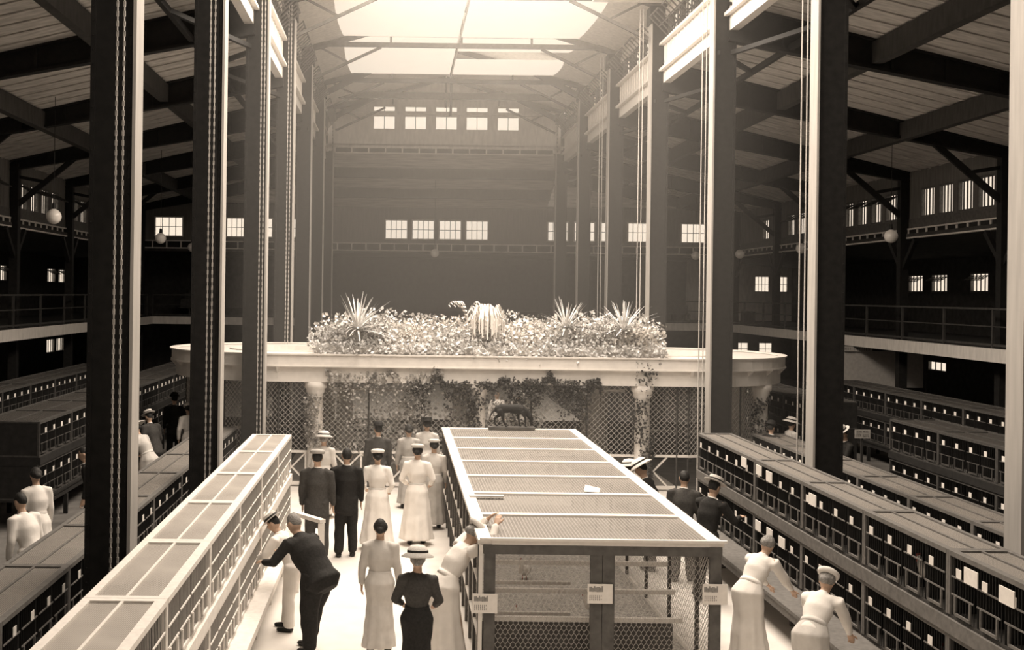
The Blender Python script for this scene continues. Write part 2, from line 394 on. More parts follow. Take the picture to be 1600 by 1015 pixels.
for s in (1, -1):
    for n in range(1, 10):
        y = n * 6.0; far = ORD[n - 1]
        t = thing('roof_girder', 'dark steel girder across the %s aisle, %s of its row' % (SIDE[s], far if n < 9 else 'farthest, on the end wall'), 'roof girder', (0, y - (.1 if n == 9 else 0), 0), 0, 'girders of the %s aisle' % SIDE[s])
        key = s
        if key not in RK:
            mb, top, bot = girder(s, 0)
            fl = MB()
            for (x0, z0), (x1, z1) in zip(bot[:-1], bot[1:]): fl.bar((x0, 0, z0), (x1, 0, z1), .24, .06)
            fu = MB()
            for (x0, z0), (x1, z1) in zip(top[:-1], top[1:]): fu.bar((x0, 0, z0 - .04), (x1, 0, z1 - .04), .24, .06)
            st = [MB().bar((x, 0, b[1]), (x, 0, t2[1]), .06, .16).mesh('stiffener', 'steel') for (x, _), b, t2 in zip(bot, bot, top)]
            kb = MB().bar((mir(15.75, s), 0, 6.75), (mir(13.9, s), 0, HR(7) - .36), .1, .16).mesh('knee_brace', 'steel')
            kc = MB().bar((mir(15.75, s), 0, 7.7), (mir(14.9, s), 0, 7.55), .06, .1).mesh('brace_strut', 'steel')
            kd = MB().bar((mir(6.6, s), 0, 8.8), (mir(7.9, s), 0, HR(1) - .6), .1, .14).mesh('knee_brace', 'steel')
            RK[key] = (mb.mesh('web', 'steel'), fl.mesh('flange', 'steel'), fu.mesh('flange', 'steel'), st, kb, kc, kd)
        wb, a, b, st, kb, kc, kd = RK[key]
        ob('web', wb, t); ob('flange', a, t); ob('flange', b, t)
        for q in st[1:-1]: ob('stiffener', q, t)
        if n < 9: ob('knee_brace', kb, t); ob('brace_strut', kc, t)
    for i, (x, d, w) in enumerate(((9.9, .5, .22), (13.1, .5, .22))):
        u = x - 6.9; xx = mir(x, s)
        tag(MB().box(xx - w / 2, xx + w / 2, 0, 54, HR(u) - d, HR(u) - .04).build('purlin', 'dark_wood'),
            '%s dark purlin running the length of the %s aisle roof' % (['inner', 'outer'][i], SIDE[s]), 'beam', 'purlins of the aisle roofs')
        # the boards catch light along a narrow ledge strip on each purlin
    xx = mir(8.1, s)
    t = thing('roof_bracing', 'thin zigzag steel bracing beside the nave columns under the %s aisle roof' % SIDE[s], 'bracing')
    MB().box(xx - .05, xx + .05, 6, 54, 9.35, 9.47).build('strut', 'steel', t)
    dz = MB().bar((mir(6.6, s) - xx, 0, 9.3), (0, 2.6, 9.41), .09, .09).mesh('diagonal', 'steel'); dz2 = MB().bar((mir(6.9, s) - xx, 6, 9.3), (0, 3.4, 9.41), .09, .09).mesh('diagonal', 'steel')
    for n in range(1, 9): ob('diagonal', dz, t, (xx, n * 6, 0)); ob('diagonal', dz2, t, (xx, n * 6, 0))

# wall posts
for s in (1, -1):
    pm = MB().box(-.13, .13, -.13, .13, 0, 8.1).mesh('shaft', 'steel'); br = MB()
    for sg in (1, -1): br.bar((0, 0, 5.1), (0, sg * .9, 6.05), .12, .14)
    br = br.mesh('fork_brace', 'steel')
    for n in range(3, 10):
        t = thing('wall_post', '%s steel post of the row along the %s wall' % (ORD[n - 3] if n < 9 else 'farthest', SIDE[s]), 'post', (mir(15.75, s), n * 6 - (.2 if n == 9 else 0), 0), 0, 'posts along the %s wall' % SIDE[s])
        ob('shaft', pm, t); ob('fork_brace', br, t)

# ---------------------------------------------------------------- nave columns
shaft = MB(); w = .225
for sx in (-1, 1): shaft.box(min(sx * w, sx * (w - .05)), max(sx * w, sx * (w - .05)), -.15, .15, 0, 11.6)
shaft.box(-w + .05, w - .05, -.13, -.11, 0, 11.6).box(-w + .05, w - .05, .11, .13, 0, 11.6)
shaft = shaft.mesh('shaft', 'steel')
bt = {s: MB().box(min(-s * (w), -s * (w + .035)), max(-s * w, -s * (w + .035)), -.19, .15, 0, 11.6).mesh('lit_edge', 'pale_strip') for s in (1, -1)}  # strip added to carry the skylit tone of the nave-facing side
rv = MB()
for k in range(76):
    for sx in (-.2, .19): rv.add([(sx + dx, -.165 + dy, .15 * k + .1 + dz) for dx, dy, dz in ((-.012, .02, 0), (.012, .02, 0), (0, .02, .012), (0, .02, -.012), (0, 0, 0))], [(0, 4, 3), (3, 4, 1), (1, 4, 2), (2, 4, 0)])
rv = rv.mesh('rivets', 'steel')
cap = MB().box(-.3, .3, -.25, .25, 11.3, 11.75).box(-.34, .34, -.3, .3, 0, .12).mesh('base_plate', 'steel')
for s in (1, -1):
    for n in range(1, 9):
        x = mir(6.76, s)
        extra = {1: 'outside the left or right edge', 8: 'farthest, under the end gable'}
        o = ORD[n - 2] if 2 <= n < 8 else ('farthest' if n == 8 else 'hidden')
        if s > 0: o = ORD[n - 3] if 3 <= n < 8 else ('farthest' if n == 8 else 'near')
        if (s > 0 and n < 3) or (s < 0 and n < 2): lab = 'dark riveted nave column beyond the %s edge, %d bays from the gallery' % (SIDE[s], n)
        else: lab = 'tall dark riveted steel column, %s in view on the %s side of the nave' % (o, SIDE[s])
        t = thing('nave_column', lab, 'column', (x, n * 6 + .15, 0), 0, 'riveted columns of the nave')
        ob('shaft', shaft, t); ob('lit_edge', bt[s], t); ob('rivets', rv, t)['kind'] = 'stuff'; ob('base_plate', cap, t)

# hoist chains and ropes hanging beside the columns
def chain(x, y, z0, z1, lab, link=.05):
    mb = MB(); n = int((z1 - z0) / link)
    for k in range(n):
        z = z0 + k * link
        if k % 2: mb.box(x - .004, x + .004, y - .012, y + .012, z, z + link * 1.1)
        else: mb.box(x - .012, x + .012, y - .004, y + .004, z, z + link * 1.1)
    return tag(mb.build('hoist_chain', 'chain'), lab, 'chain', 'hoist chains and ropes beside the columns')
def rope(x, y, z0, z1, lab): return tag(MB().cyl((x, y, z0), (x, y, z1), .011, 6).build('sash_rope', 'rope'), lab, 'rope', 'hoist chains and ropes beside the columns')
chain(-2.86, 11.6, 1.35, 11.6, 'left strand of chain hanging before the nearest left column')
chain(-2.79, 11.6, 1.35, 11.6, 'right strand of chain hanging before the nearest left column')
for x, y, lab in ((-2.93, 17.7, 'second'), (-2.87, 23.7, 'third'), (-2.9, 29.7, 'fourth')):
    for k, q in enumerate(('left', 'right')): chain(x + k * .07, y, .013, 11.6, '%s strand of chain before the %s left column' % (q, lab), .06)
for x, y, lab in ((6.16, 17.7, 'nearest'), (6.2, 23.7, 'second'), (6.15, 29.7, 'third'), (6.18, 35.7, 'fourth')):
    for k, q in enumerate(('left', 'right')): rope(x + k * .085, y, .013, 11.6, '%s pale rope hanging beside the %s right column' % (q, lab))

# ---------------------------------------------------------------- clerestory
for s in (1, -1):
    xi = mir(6.85, s); xo = mir(7.0, s); x0, x1 = sorted((xi, xo))
    led0, led1 = sorted((mir(6.72, s), xi))
    struct('wall_clerestory_' + SIDE[s], MB().box(x0, x1, 0, 48, 10.1, 10.78), 'white_wood')
    struct('trim_%d' % (80 + s), MB().box(x0 - .02, x1 + .02, 0, 48, 9.76, 10.08), 'white_wood')
    struct('trim_%d' % (83 + s), MB().box(led0 - (.02 if s < 0 else .0), led1 + (.02 if s > 0 else 0), 0, 48, 10.06, 10.13), 'white_wood')
    struct('trim_%d' % (86 + s), MB().box(x0, x1, 0, 48, 11.45, 11.7), 'cream_board')
    bb = MB().box(-.012, .012, -.03, .03, 10.14, 10.77).mesh('pale_strip', 'white_wood')
    tr = struct('trim_%d' % (89 + s), MB().box(led0, led1, 18, 48, 10.74, 10.8), 'white_wood')
    for k in range(86):
        y = 18 + k * .35
        ob('pale_strip', bb, tr, (mir(6.838, s), y, 0))
    WN[0] += 1
    for n in range(2, 8):
        for k in range(4):
            a = n * 6 + .35 + k * 1.35
            w_ = window('x', mir(6.92, s), a, a + 1.25, 10.8, 11.44, 3, 2, s, sash=False)
            sb = MB()
            for q in range(4): sb.bar((mir(6.8, s), a + .1 + q * .33, 10.9), (mir(6.35, s), a + .1 + q * .33, 11.35), .03, .03)
            sb.bar((mir(6.35, s), a + .1, 11.35), (mir(6.35, s), a + 1.1, 11.35), .035, .035); sb.bar((mir(6.6, s), a + .1, 11.12), (mir(6.6, s), a + 1.1, 11.12), .03, .03)
            sb.build('open_sash', 'brown_wood', w_)
# nave roof
def nave_z(x): return 11.75 + (1 - abs(x - CX) / 5.3) * 1.5
mb = MB(); th = .12
for sx in (1, -1):
    xe = CX + sx * 5.35
    v = [(CX, 29.5, 13.25), (xe, 29.5, 11.72), (xe, 48.1, 11.72), (CX, 48.1, 13.25)]
    mb.add(v + [(a, b, c + th) for a, b, c in v], [(0, 1, 2, 3), (7, 6, 5, 4), (0, 4, 5, 1), (3, 2, 6, 7), (0, 3, 7, 4), (1, 5, 6, 2)])
struct('ceiling_nave_far', mb, 'cream_board')
mb = MB()
for sx in (1, -1):
    a, b = sorted((CX + sx * 3.0, CX + sx * 5.35)); mb.box(a, b, -3, 29.5, 11.72, 11.84)
for k in range(6): mb.box(CX - 3, CX + 3, -3 + k * 6 - .2, -3 + k * 6 + .6, 11.9, 12.02)
struct('ceiling_nave_near', mb, 'cream_board')
# backlit cloths stretched between chords
cl = [(-2.15, 1.78, 30.2, 35.9, 0), (1.84, 5.9, 30.2, 35.9, 0), (-2.15, 1.78, 36.1, 42, 0), (1.84, 5.9, 36.1, 38.0, 0), (1.84, 5.9, 39.3, 42, 0)]
names = ['near left', 'near right', 'far left', 'narrow middle right', 'far right']
for (x0, x1, y0, y1, _), nm in zip(cl, names):
    mb = MB(); nx, ny = 8, 8; vs = []
    for i in range(nx + 1):
        for j in range(ny + 1):
            x = x0 + (x1 - x0) * i / nx; y = y0 + (y1 - y0) * j / ny
            sag = -.12 * math.sin(PI * i / nx) * math.sin(PI * j / ny)
            vs.append((x, y, 12.2 + sag))
    q = ny + 1; n0 = len(vs); vs2 = [(a, b, c + .015) for a, b, c in vs]
    fs = []
    for i in range(nx):
        for j in range(ny):
            f = (i * q + j, (i + 1) * q + j, (i + 1) * q + j + 1, i * q + j + 1); fs.append(f[::-1]); fs.append(tuple(k + n0 for k in f))
    mb.add(vs + vs2, fs)
    tag(mb.build('ceiling_cloth', 'cloth_ceiling', smooth=True), '%s panel of bright translucent cloth stretched under the nave roof' % nm, 'ceiling cloth', 'cloths under the nave roof')
# trusses of the nave
for n, y in ((5, 30), (6, 36), (7, 42), (8, 47.7)):
    t = thing('nave_truss', 'light steel roof truss over the nave, %s' % {5: 'nearest of those overhead', 6: 'crossing the cloth near the top edge', 7: 'at the far edge of the ceiling cloth', 8: 'against the end gable'}[n], 'roof truss', (CX, y, 0), 0, 'trusses over the nave')
    mt = 'steel' if n > 6 else 'brown_wood'
    if n != 8:
        MB().box(-4.6, 4.6, -.06, .06, 11.88, 12.02).build('bottom_chord', mt, t)
    MB().bar((-4.9, 0, 11.75), (0, 0, 13.12), .1, .16).bar((0, 0, 13.12), (4.9, 0, 11.75), .1, .16).build('top_chord', mt, t)
    for sx in (1, -1):
        MB().bar((sx * 4.55, 0, 10.9), (sx * 2.5, 0, 11.88), .07, .08).build('knee_brace', mt, t)
        MB().bar((sx * 4.5, 0, 11.9), (sx * 3.5, 0, 11.38), .05, .06).build('brace_strut', mt, t)
        MB().bar((sx * 2.2, 0, 12.0), (sx * 2.2, 0, 12.6), .06, .06).build('web_post', mt, t)
    MB().bar((0, 0, 12 if n < 7 else 11.9), (0, 0, 13.1), .08, .08).build('king_post', mt, t)
    if n >= 7:
        for sx in (1, -1): MB().bar((sx * 4.55, 0, 11.5), (sx * 2.3, 0, 12.65), .12, .2).build('raking_strut', 'steel', t)
MB_ = MB().cyl((1.81, 30.1, 12.05), (1.81, 41.9, 12.05), .02, 6).build('seam_rope', 'rope'); tag(MB_, 'rope along the seam of the ceiling cloths, running down the nave', 'rope')
tag(MB().bar((1.9, 43.5, 13.25), (1.9, 43.5, 10.9), .09, .09).build('hanging_strut', 'steel'), 'short dark strut hanging before the middle gable window', 'strut')
tag(MB().box(-3, 6.7, 46.1, 46.3, 12.0, 12.25).build('cross_beam', 'brown_wood'), 'dark cross beam above the gable windows', 'beam')
# gable wall
gw = []
for x in (-1.15, .16, 1.44, 2.72, 4.02): gw.append((x, x + .96, 11.0, 11.62))
wall('wall_gable_lower', 'y', 48, -3.0, 6.7, 10.1, 11.68, gw, 'cream_board')
gw2 = [(a, b, 11.74, 12.02) for a, b, _, _ in gw]
wall('wall_gable_upper', 'y', 48, -3.0, 6.7, 11.68, 13.3, gw2, 'cream_board')
for o in gw: window('y', 48.06, *o, 2, 1)
for o in gw2: window('y', 48.06, *o, 2, 1)
struct('trim_95', MB().box(-2.7, 6.4, 47.8, 47.99, 11.63, 11.73), 'cream_board')
frieze('y', 48, -2.7, 6.4, 10.0, 10.28, .67, 1)
bb = MB().box(-.02, .02, 0, .03, 10.3, 11.6).mesh('pale_strip', 'cream_board')
tb = struct('trim_96', MB().box(-2.7, 6.4, 47.93, 47.99, 10.28, 10.34), 'cream_board')
for k in range(20):
    x = -2.6 + k * .46
    if -1.25 < x < 5.05: continue
    ob('pale_strip', bb, tb, (x, 47.96, 0))

# dusty summer haze hanging in the nave
hz = bpy.data.materials.new('dusty haze'); hz.use_nodes = True; hn = hz.node_tree; hn.nodes.remove(hn.nodes['Principled BSDF'])
vs_ = hn.nodes.new('ShaderNodeVolumeScatter'); vs_.inputs['Density'].default_value = .0115; vs_.inputs['Color'].default_value = (1, .96, .9, 1); vs_.inputs['Anisotropy'].default_value = .3
hn.links.new(vs_.outputs[0], hn.nodes['Material Output'].inputs['Volume'])
hb_ = MB().box(-3.2, 6.9, 18.6, 53.8, .02, 11.7).build('haze', hz); hb_['kind'] = 'stuff'; hb_['label'] = 'bright dusty haze filling the nave'; hb_['category'] = 'haze'

# ---------------------------------------------------------------- globe lamps
gl = [(13.97, 32.7, 'biggest globe lamp, hanging in the right aisle before the gallery cornice'), (14.5, 41.5, 'globe lamp behind the ropes of the nearest right column'),
      (14.1, 47.6, 'globe lamp just right of the second right column'), (12.9, 50, 'globe lamp low before the end windows, left of the second right column'),
      (1.6, 51, 'small dim globe lamp hanging before the middle of the far gallery'), (-8.27, 40, 'globe lamp before the leftmost end window'),
      (-8.6, 48, 'small globe lamp left of the second left column'), (-8.6, 28.7, 'large globe lamp at the far left edge of the view')]
for x, y, lab in gl:
    t = thing('globe_lamp', lab, 'lamp', (x, y, 6.0), 0, 'opal globe lamps')
    pr = [(.001, -.19)] + [(.19 * math.sin(a), -.19 * math.cos(a)) for a in [PI * k / 10 for k in range(1, 10)]] + [(.05, .19)]
    MB().lathe(pr, seg=20).build('globe', 'glass_globe', t, True)
    MB().cyl((0, 0, .18), (0, 0, .34), .055, 12, .04).build('fitting', 'steel', t)
    u = abs(x - CX) - 5.1; top = HR(u) if u > 0 else 9.28
    MB().cyl((0, 0, .34), (0, 0, top - 6.05), .008, 5).build('cord', 'steel', t)

# ================================================================ cages
random.seed(21)
AISLE = [False]
def cage(W_, D, H, pal, net, front, top=True, doors=4, cards=True, nm='poultry_cage', label='', flip=1):
    """cage section: length W_ along +y, depth D along x; the front face is at x=0 facing -x*flip... body runs from x=0 to x=flip*D"""
    t = thing(nm, label, 'cage'); f = flip
    def bx(mb, x0, x1, y0, y1, z0, z1): return mb.box(min(f * x0, f * x1), max(f * x0, f * x1), y0, y1, z0, z1)
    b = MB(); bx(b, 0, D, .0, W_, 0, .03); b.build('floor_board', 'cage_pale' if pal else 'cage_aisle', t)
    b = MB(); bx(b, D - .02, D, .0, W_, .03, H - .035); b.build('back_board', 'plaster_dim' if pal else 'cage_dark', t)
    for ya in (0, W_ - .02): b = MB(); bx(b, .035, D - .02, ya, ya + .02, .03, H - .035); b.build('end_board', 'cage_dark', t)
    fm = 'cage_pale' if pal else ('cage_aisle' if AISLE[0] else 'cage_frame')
    b = MB()
    for y in (0, W_ - .035): bx(b, -.01, .03, y, y + .035, .03, H)
    bx(b, -.012, .03, .035, W_ - .035, H - .045, H); b.build('front_frame', fm, t)
    b = MB(); p = .07 if pal else .05
    bx(b, 0.03, D, 0, p, H - .03, H); bx(b, .03, D, W_ - p, W_, H - .03, H); bx(b, D - p, D, p, W_ - p, H - .03, H); bx(b, .03, .03 + p * .6, p, W_ - p, H - .03, H)
    if top:
        b.build('top_frame', fm, t)
        b = MB(); bx(b, .06, D - p, p, W_ - p, H - .022, H - .018); b.build('wire_top', net, t)
        b = MB(); bx(b, D / 2 - .012, D / 2 + .012, p, W_ - p, H - .018, H - .002); b.build('top_batten', fm, t)
    else: bx(b, .03, D, p, W_ - p, H - .03, H - .01); b.build('top_board', 'cage_dark', t)
    step = (W_ - .07) / doors
    for k in range(doors):
        y0 = .035 + k * step
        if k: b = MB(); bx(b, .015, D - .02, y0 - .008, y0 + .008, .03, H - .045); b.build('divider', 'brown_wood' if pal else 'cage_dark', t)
        d = MB(); ya, yb, zb = y0 + .03, y0 + step - .03, .04; zt = H - .05
        for q in range(9):
            y = ya + (yb - ya) * q / 8
            bx(d, -.004, .002, y - .0022, y + .0022, zb, zt)
        g = d.build('wire_front', 'wire' if pal else 'cage_dark', t)
        r = MB()
        for z in (H * .36, H * .62): bx(r, -.012, -.002, ya, yb, z, z + .014)
        r.build('cross_rod', fm, t)
        r = MB()
        for q in (0, 1): yy = ya + (yb - ya) * (.1 + .68 * q); bx(r, -.02, -.004, yy, yy + .02, .06, H * .36)
        bx(r, -.02, -.004, ya + (yb - ya) * .1, ya + (yb - ya) * .8, .05, .075); r.build('feed_trough', fm, t)
        if cards:
            cy = y0 + step * .62; b = MB(); bx(b, -.018, -.0125, cy - .045, cy + .045, H * .62 + .015, H * .62 + .1); b.build('entry_card', 'card', t)
    return t
def run(x, y0, n, L, D, H, z, pal, net, flip, side, rowname, tier, far_first=False, last=0, cards=True, top=True, doors=4, phrase=''):
    proto = None; out = []
    for k in range(n):
        lab = '%s cage of the %s, %s from its near end' % (tier, rowname, ORD[k] if k else 'first') if tier else 'cage of the %s, %s from its near end' % (rowname, ORD[k] if k else 'first')
        if phrase: lab = phrase + ' ' + lab
        if proto is None: proto = cage(L - .006, D, H, pal, net, 0, top, doors, cards, label=lab, flip=flip); proto.location = (x, y0, z); proto['group'] = 'cages of the %s' % rowname; o = proto
        else: o = copy_tree(proto, (x, y0 + k * L, z), 0, lab)
        out.append(o)
    # variety: big prize cards on some of the cages
    return out
def bench(x, y0, y1, D, z, flip, label, lm='cage_frame', ledge=.12):
    t = thing('cage_bench', label, 'bench', (x, y0, 0)); L = y1 - y0
    def bx(mb, x0, x1, ya, yb, z0, z1): return mb.box(min(flip * x0, flip * x1), max(flip * x0, flip * x1), ya, yb, z0, z1)
    bx(MB(), -ledge, D, 0, L, z - .04, z).build('bench_board', lm, t)
    bx(MB(), -ledge + .02, -ledge + .05, .05, L - .05, z - .14, z - .045).build('bench_rail', lm, t)
    n = int(L / 1.5)
    lg = MB(); bx(lg, 0, .07, -.035, .035, 0, z - .14); lg = lg.mesh('leg', M[lm])
    for k in range(n + 1):
        for xx in (-.06, D - .1): ob('leg', lg, t, (flip * xx, .1 + (L - .2) * k / n, 0))
def ledge(x, y0, y1, D, z, h, flip, label, m): 
    mb = MB(); a, b = sorted((x - flip * .03, x + flip * D)); mb.box(a, b, y0, y1, z, z + h)
    return tag(mb.build('shelf_board', m), label, 'shelf')

# left nave row (pale, two tiers); near frame edge to y = 18.6
N1 = 'pale left nave row'
run(-1.70, 4.6, 7, 2.0, .62, .63, 1.27, True, 'net_pale', -1, -1, N1, 'upper', cards=False)
run(-1.70, 4.6, 7, 2.0, .62, .62, .53, True, 'net_pale', -1, -1, N1, 'lower', top=False, cards=False)
ledge(-1.70, 4.6, 18.6, .62, 1.15, .12, -1, 'pale board between the two tiers of the left nave row', 'cage_pale')
bench(-1.70, 4.6, 18.6, .62, .53, -1, 'pale long bench carrying the left nave row of cages', 'cage_pale', .2)
# right nave row (dark, two tiers)
N2 = 'dark right nave row'
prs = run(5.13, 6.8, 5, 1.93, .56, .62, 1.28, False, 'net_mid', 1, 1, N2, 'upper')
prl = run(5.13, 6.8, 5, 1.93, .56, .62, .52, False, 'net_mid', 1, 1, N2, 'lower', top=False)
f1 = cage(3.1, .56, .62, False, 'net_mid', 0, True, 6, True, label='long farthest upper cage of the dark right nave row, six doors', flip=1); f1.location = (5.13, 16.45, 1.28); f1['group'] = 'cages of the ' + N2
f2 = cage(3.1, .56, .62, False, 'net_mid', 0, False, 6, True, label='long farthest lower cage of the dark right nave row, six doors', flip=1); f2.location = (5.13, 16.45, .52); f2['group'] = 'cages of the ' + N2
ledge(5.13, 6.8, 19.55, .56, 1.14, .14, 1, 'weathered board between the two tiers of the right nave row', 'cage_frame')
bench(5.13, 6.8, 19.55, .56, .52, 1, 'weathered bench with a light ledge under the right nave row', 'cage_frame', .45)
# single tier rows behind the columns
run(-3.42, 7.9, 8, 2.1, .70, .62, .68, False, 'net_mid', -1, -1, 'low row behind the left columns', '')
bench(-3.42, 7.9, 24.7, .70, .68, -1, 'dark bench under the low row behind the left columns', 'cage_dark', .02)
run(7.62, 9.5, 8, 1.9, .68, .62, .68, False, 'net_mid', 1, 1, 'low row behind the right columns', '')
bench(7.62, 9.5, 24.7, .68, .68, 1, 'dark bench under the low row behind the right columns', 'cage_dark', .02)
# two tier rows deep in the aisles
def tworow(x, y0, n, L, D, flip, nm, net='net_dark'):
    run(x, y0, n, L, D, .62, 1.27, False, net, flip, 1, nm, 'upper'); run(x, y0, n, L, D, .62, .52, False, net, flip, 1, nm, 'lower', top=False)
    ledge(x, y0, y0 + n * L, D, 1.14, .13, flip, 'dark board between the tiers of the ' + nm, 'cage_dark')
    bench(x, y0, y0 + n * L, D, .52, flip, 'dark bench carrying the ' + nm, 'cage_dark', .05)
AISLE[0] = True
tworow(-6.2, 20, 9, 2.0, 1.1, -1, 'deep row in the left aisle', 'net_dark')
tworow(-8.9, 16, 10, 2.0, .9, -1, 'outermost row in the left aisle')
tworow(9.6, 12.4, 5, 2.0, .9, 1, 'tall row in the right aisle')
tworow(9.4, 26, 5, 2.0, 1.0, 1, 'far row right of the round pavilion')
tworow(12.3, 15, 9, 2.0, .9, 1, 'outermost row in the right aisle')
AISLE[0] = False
# prize cards hung high on the right nave row
pc = MB().box(-.03, -.02, -.12, .12, -.07, .07)
pcm = pc.mesh('prize_card', 'card')
for i, (y, z, lab) in enumerate([(16.2, 1.78, 'top tier beside the long farthest cage'), (15.75, 1.76, 'top tier, second from the long farthest cage'), (14.1, 1.74, 'top tier over a middle cage door'), (16.2, 1.0, 'lower tier beside the long farthest cage'),
                  (15.7, .99, 'lower tier, second from the long farthest cage'), (15.2, .98, 'lower tier, third from the long farthest cage'), (16.9, 1.79, 'top tier at the near end of the long cage'), (10.2, 1.75, 'near top tier'), (9.6, 1.74, 'nearest in view')]):
    o = ob('prize_card', pcm, None, (5.13, y, z)); tag(o, 'large white prize card, ' + lab, 'card', 'large prize cards')
random.seed(5)

# ---------------------------------------------------------------- birds
def ell(bm, c, r, rot=None, seg=14):
    m = Matrix.Translation(Vector(c)) @ (rot.to_4x4() if rot else Matrix()) @ Matrix.Diagonal((r[0], r[1], r[2], 1))
    bmesh.ops.create_uvsphere(bm, u_segments=seg, v_segments=max(6, seg * 2 // 3), radius=1, matrix=m)
def tub(bm, pts, side=(1, 0, 0), seg=12, cap=True, fold=0, nf=7):
    """closed tapered tube: pts = [(pos, rx, ry)]"""
    P = [(Vector(p), a, b) for p, a, b in pts]
    if cap:
        t0 = (P[0][0] - P[1][0]).normalized(); t1 = (P[-1][0] - P[-2][0]).normalized()
        P = [(P[0][0] + t0 * min(P[0][1:]) * .5, P[0][1] * .6, P[0][2] * .6)] + P + [(P[-1][0] + t1 * min(P[-1][1:]) * .5, P[-1][1] * .6, P[-1][2] * .6)]
    rings = []; side = Vector(side)
    for i, (p, a, b) in enumerate(P):
        t = (P[min(i + 1, len(P) - 1)][0] - P[max(i - 1, 0)][0]).normalized()
        u = side - t * side.dot(t)
        u = u.normalized() if u.length > .05 else t.orthogonal().normalized()
        v = t.cross(u)
        fr = i / (len(P) - 1); r = []
        for k in range(seg):
            an = 2 * PI * k / seg; q = 1 + fold * fr * math.sin(nf * an + 1.3)
            r.append(bm.verts.new(p + u * a * q * math.cos(an) + v * b * q * math.sin(an)))
        rings.append(r)
    for A, B in zip(rings[:-1], rings[1:]):
        for k in range(seg): bm.faces.new((A[k], A[(k + 1) % seg], B[(k + 1) % seg], B[k]))
    bm.faces.new(rings[0][::-1]); bm.faces.new(rings[-1])
TS = bpy.data.scenes.new('workshop')
def skinned(bm, name, m, voxel, smooth=2, wob=0):
    """union of the overlapping volumes as one continuous surface"""
    bmesh.ops.recalc_face_normals(bm, faces=bm.faces)
    me = bpy.data.meshes.new('t'); bm.to_mesh(me); bm.free()
    o = bpy.data.objects.new('t', me); TS.collection.objects.link(o)
    r = o.modifiers.new('r', 'REMESH'); r.mode = 'VOXEL'; r.voxel_size = voxel; r.use_smooth_shade = True
    if smooth: sm = o.modifiers.new('s', 'SMOOTH'); sm.iterations = smooth; sm.factor = .5
    TS.view_layers[0].update(); dg = TS.view_layers[0].depsgraph
    out = bpy.data.meshes.new_from_object(o.evaluated_get(dg)); out.name = name
    out.materials.clear(); out.materials.append(M[m] if isinstance(m, str) else m)
    if wob:
        for v in out.vertices:
            d = noise.noise(v.co * 7) * wob; v.co += v.normal * d
    bpy.data.objects.remove(o); bpy.data.meshes.remove(me)
    out.polygons.foreach_set('use_smooth', [True] * len(out.polygons))
    return out
def plain(bm, name, m):
    bmesh.ops.recalc_face_normals(bm, faces=bm.faces); me = bpy.data.meshes.new(name); bm.to_mesh(me); bm.free(); me.materials.append(M[m])
    me.polygons.foreach_set('use_smooth', [True] * len(me.polygons)); return me
def hen_meshes():
    b = bmesh.new()
    tub(b, [((0, -.17, .2), .015, .06), ((0, -.11, .17), .06, .07), ((0, 0, .14), .085, .085), ((0, .08, .16), .07, .075), ((0, .12, .22), .035, .04), ((0, .13, .28), .026, .03)])
    ell(b, (0, .14, .3), (.026, .032, .028)); ell(b, (0, -.18, .24), (.012, .05, .08), Matrix.Rotation(R(25), 3, 'X'))
    body = skinned(b, 'body', 'hen', .013)
    c = bmesh.new(); 
    for k in range(4): ell(c, (0, .125 + .013 * k, .335 - .003 * abs(k - 1)), (.004, .008, .014), seg=8)
    ell(c, (0, .165, .272), (.006, .007, .014), seg=8)
    cm = bpy.data.meshes.new('comb'); c.to_mesh(cm); c.free(); cm.materials.append(M['comb'])
    l = MB(); l.cyl((.03, .01, 0), (.03, .01, .1), .006, 6).cyl((-.03, .01, 0), (-.03, .01, .1), .006, 6).cyl((0, .165, .3), (0, .195, .293), .007, 6, .001)
    return body, cm, l.mesh('legs', 'comb')
hb, hc, hl = hen_meshes()
hdk = hb.copy(); hdk.materials.clear(); hdk.materials.append(M['hen_dark'])
def hen(x, y, z, rz, lab, dark=False):
    t = thing('hen', lab, 'hen', (x, y, z), rz, 'hens in the cages'); ob('body', hdk if dark else hb, t); ob('comb', hc, t); ob('legs', hl, t)
hs = [(11.6, 1.31, 0), (9.3, 1.31, 1), (13.4, .55, 0), (13.9, 1.31, 1), (15.5, 1.31, 0), (15.0, .55, 1), (11.2, .55, 1), (17.6, 1.31, 1), (18.6, .55, 0)]
for i, (y, z, dk) in enumerate(hs):
    hen(5.42, y, z, [PI / 2, .4, 2.2, -.8][i % 4], '%s hen behind the bars of the right nave row, %s tier, %s by distance' % ('dark' if dk else 'white', 'upper' if z > 1 else 'lower', ORD[sorted(h[0] for h in hs).index(y)]), dk)
for i, (y, z, dk) in enumerate([(9.5, 1.3, 0), (11.2, 1.3, 1), (13.1, .56, 0), (15.3, 1.3, 0), (12.6, 1.3, 1)]):
    hen(-2.0, y, z, [-PI / 2, .4, 2.2, -.8][i % 4], '%s hen inside the left nave row, %s' % ('dark' if dk else 'white', ORD[sorted([9.5, 11.2, 13.1, 15.3, 12.6]).index(y)] + ' by distance'), dk)

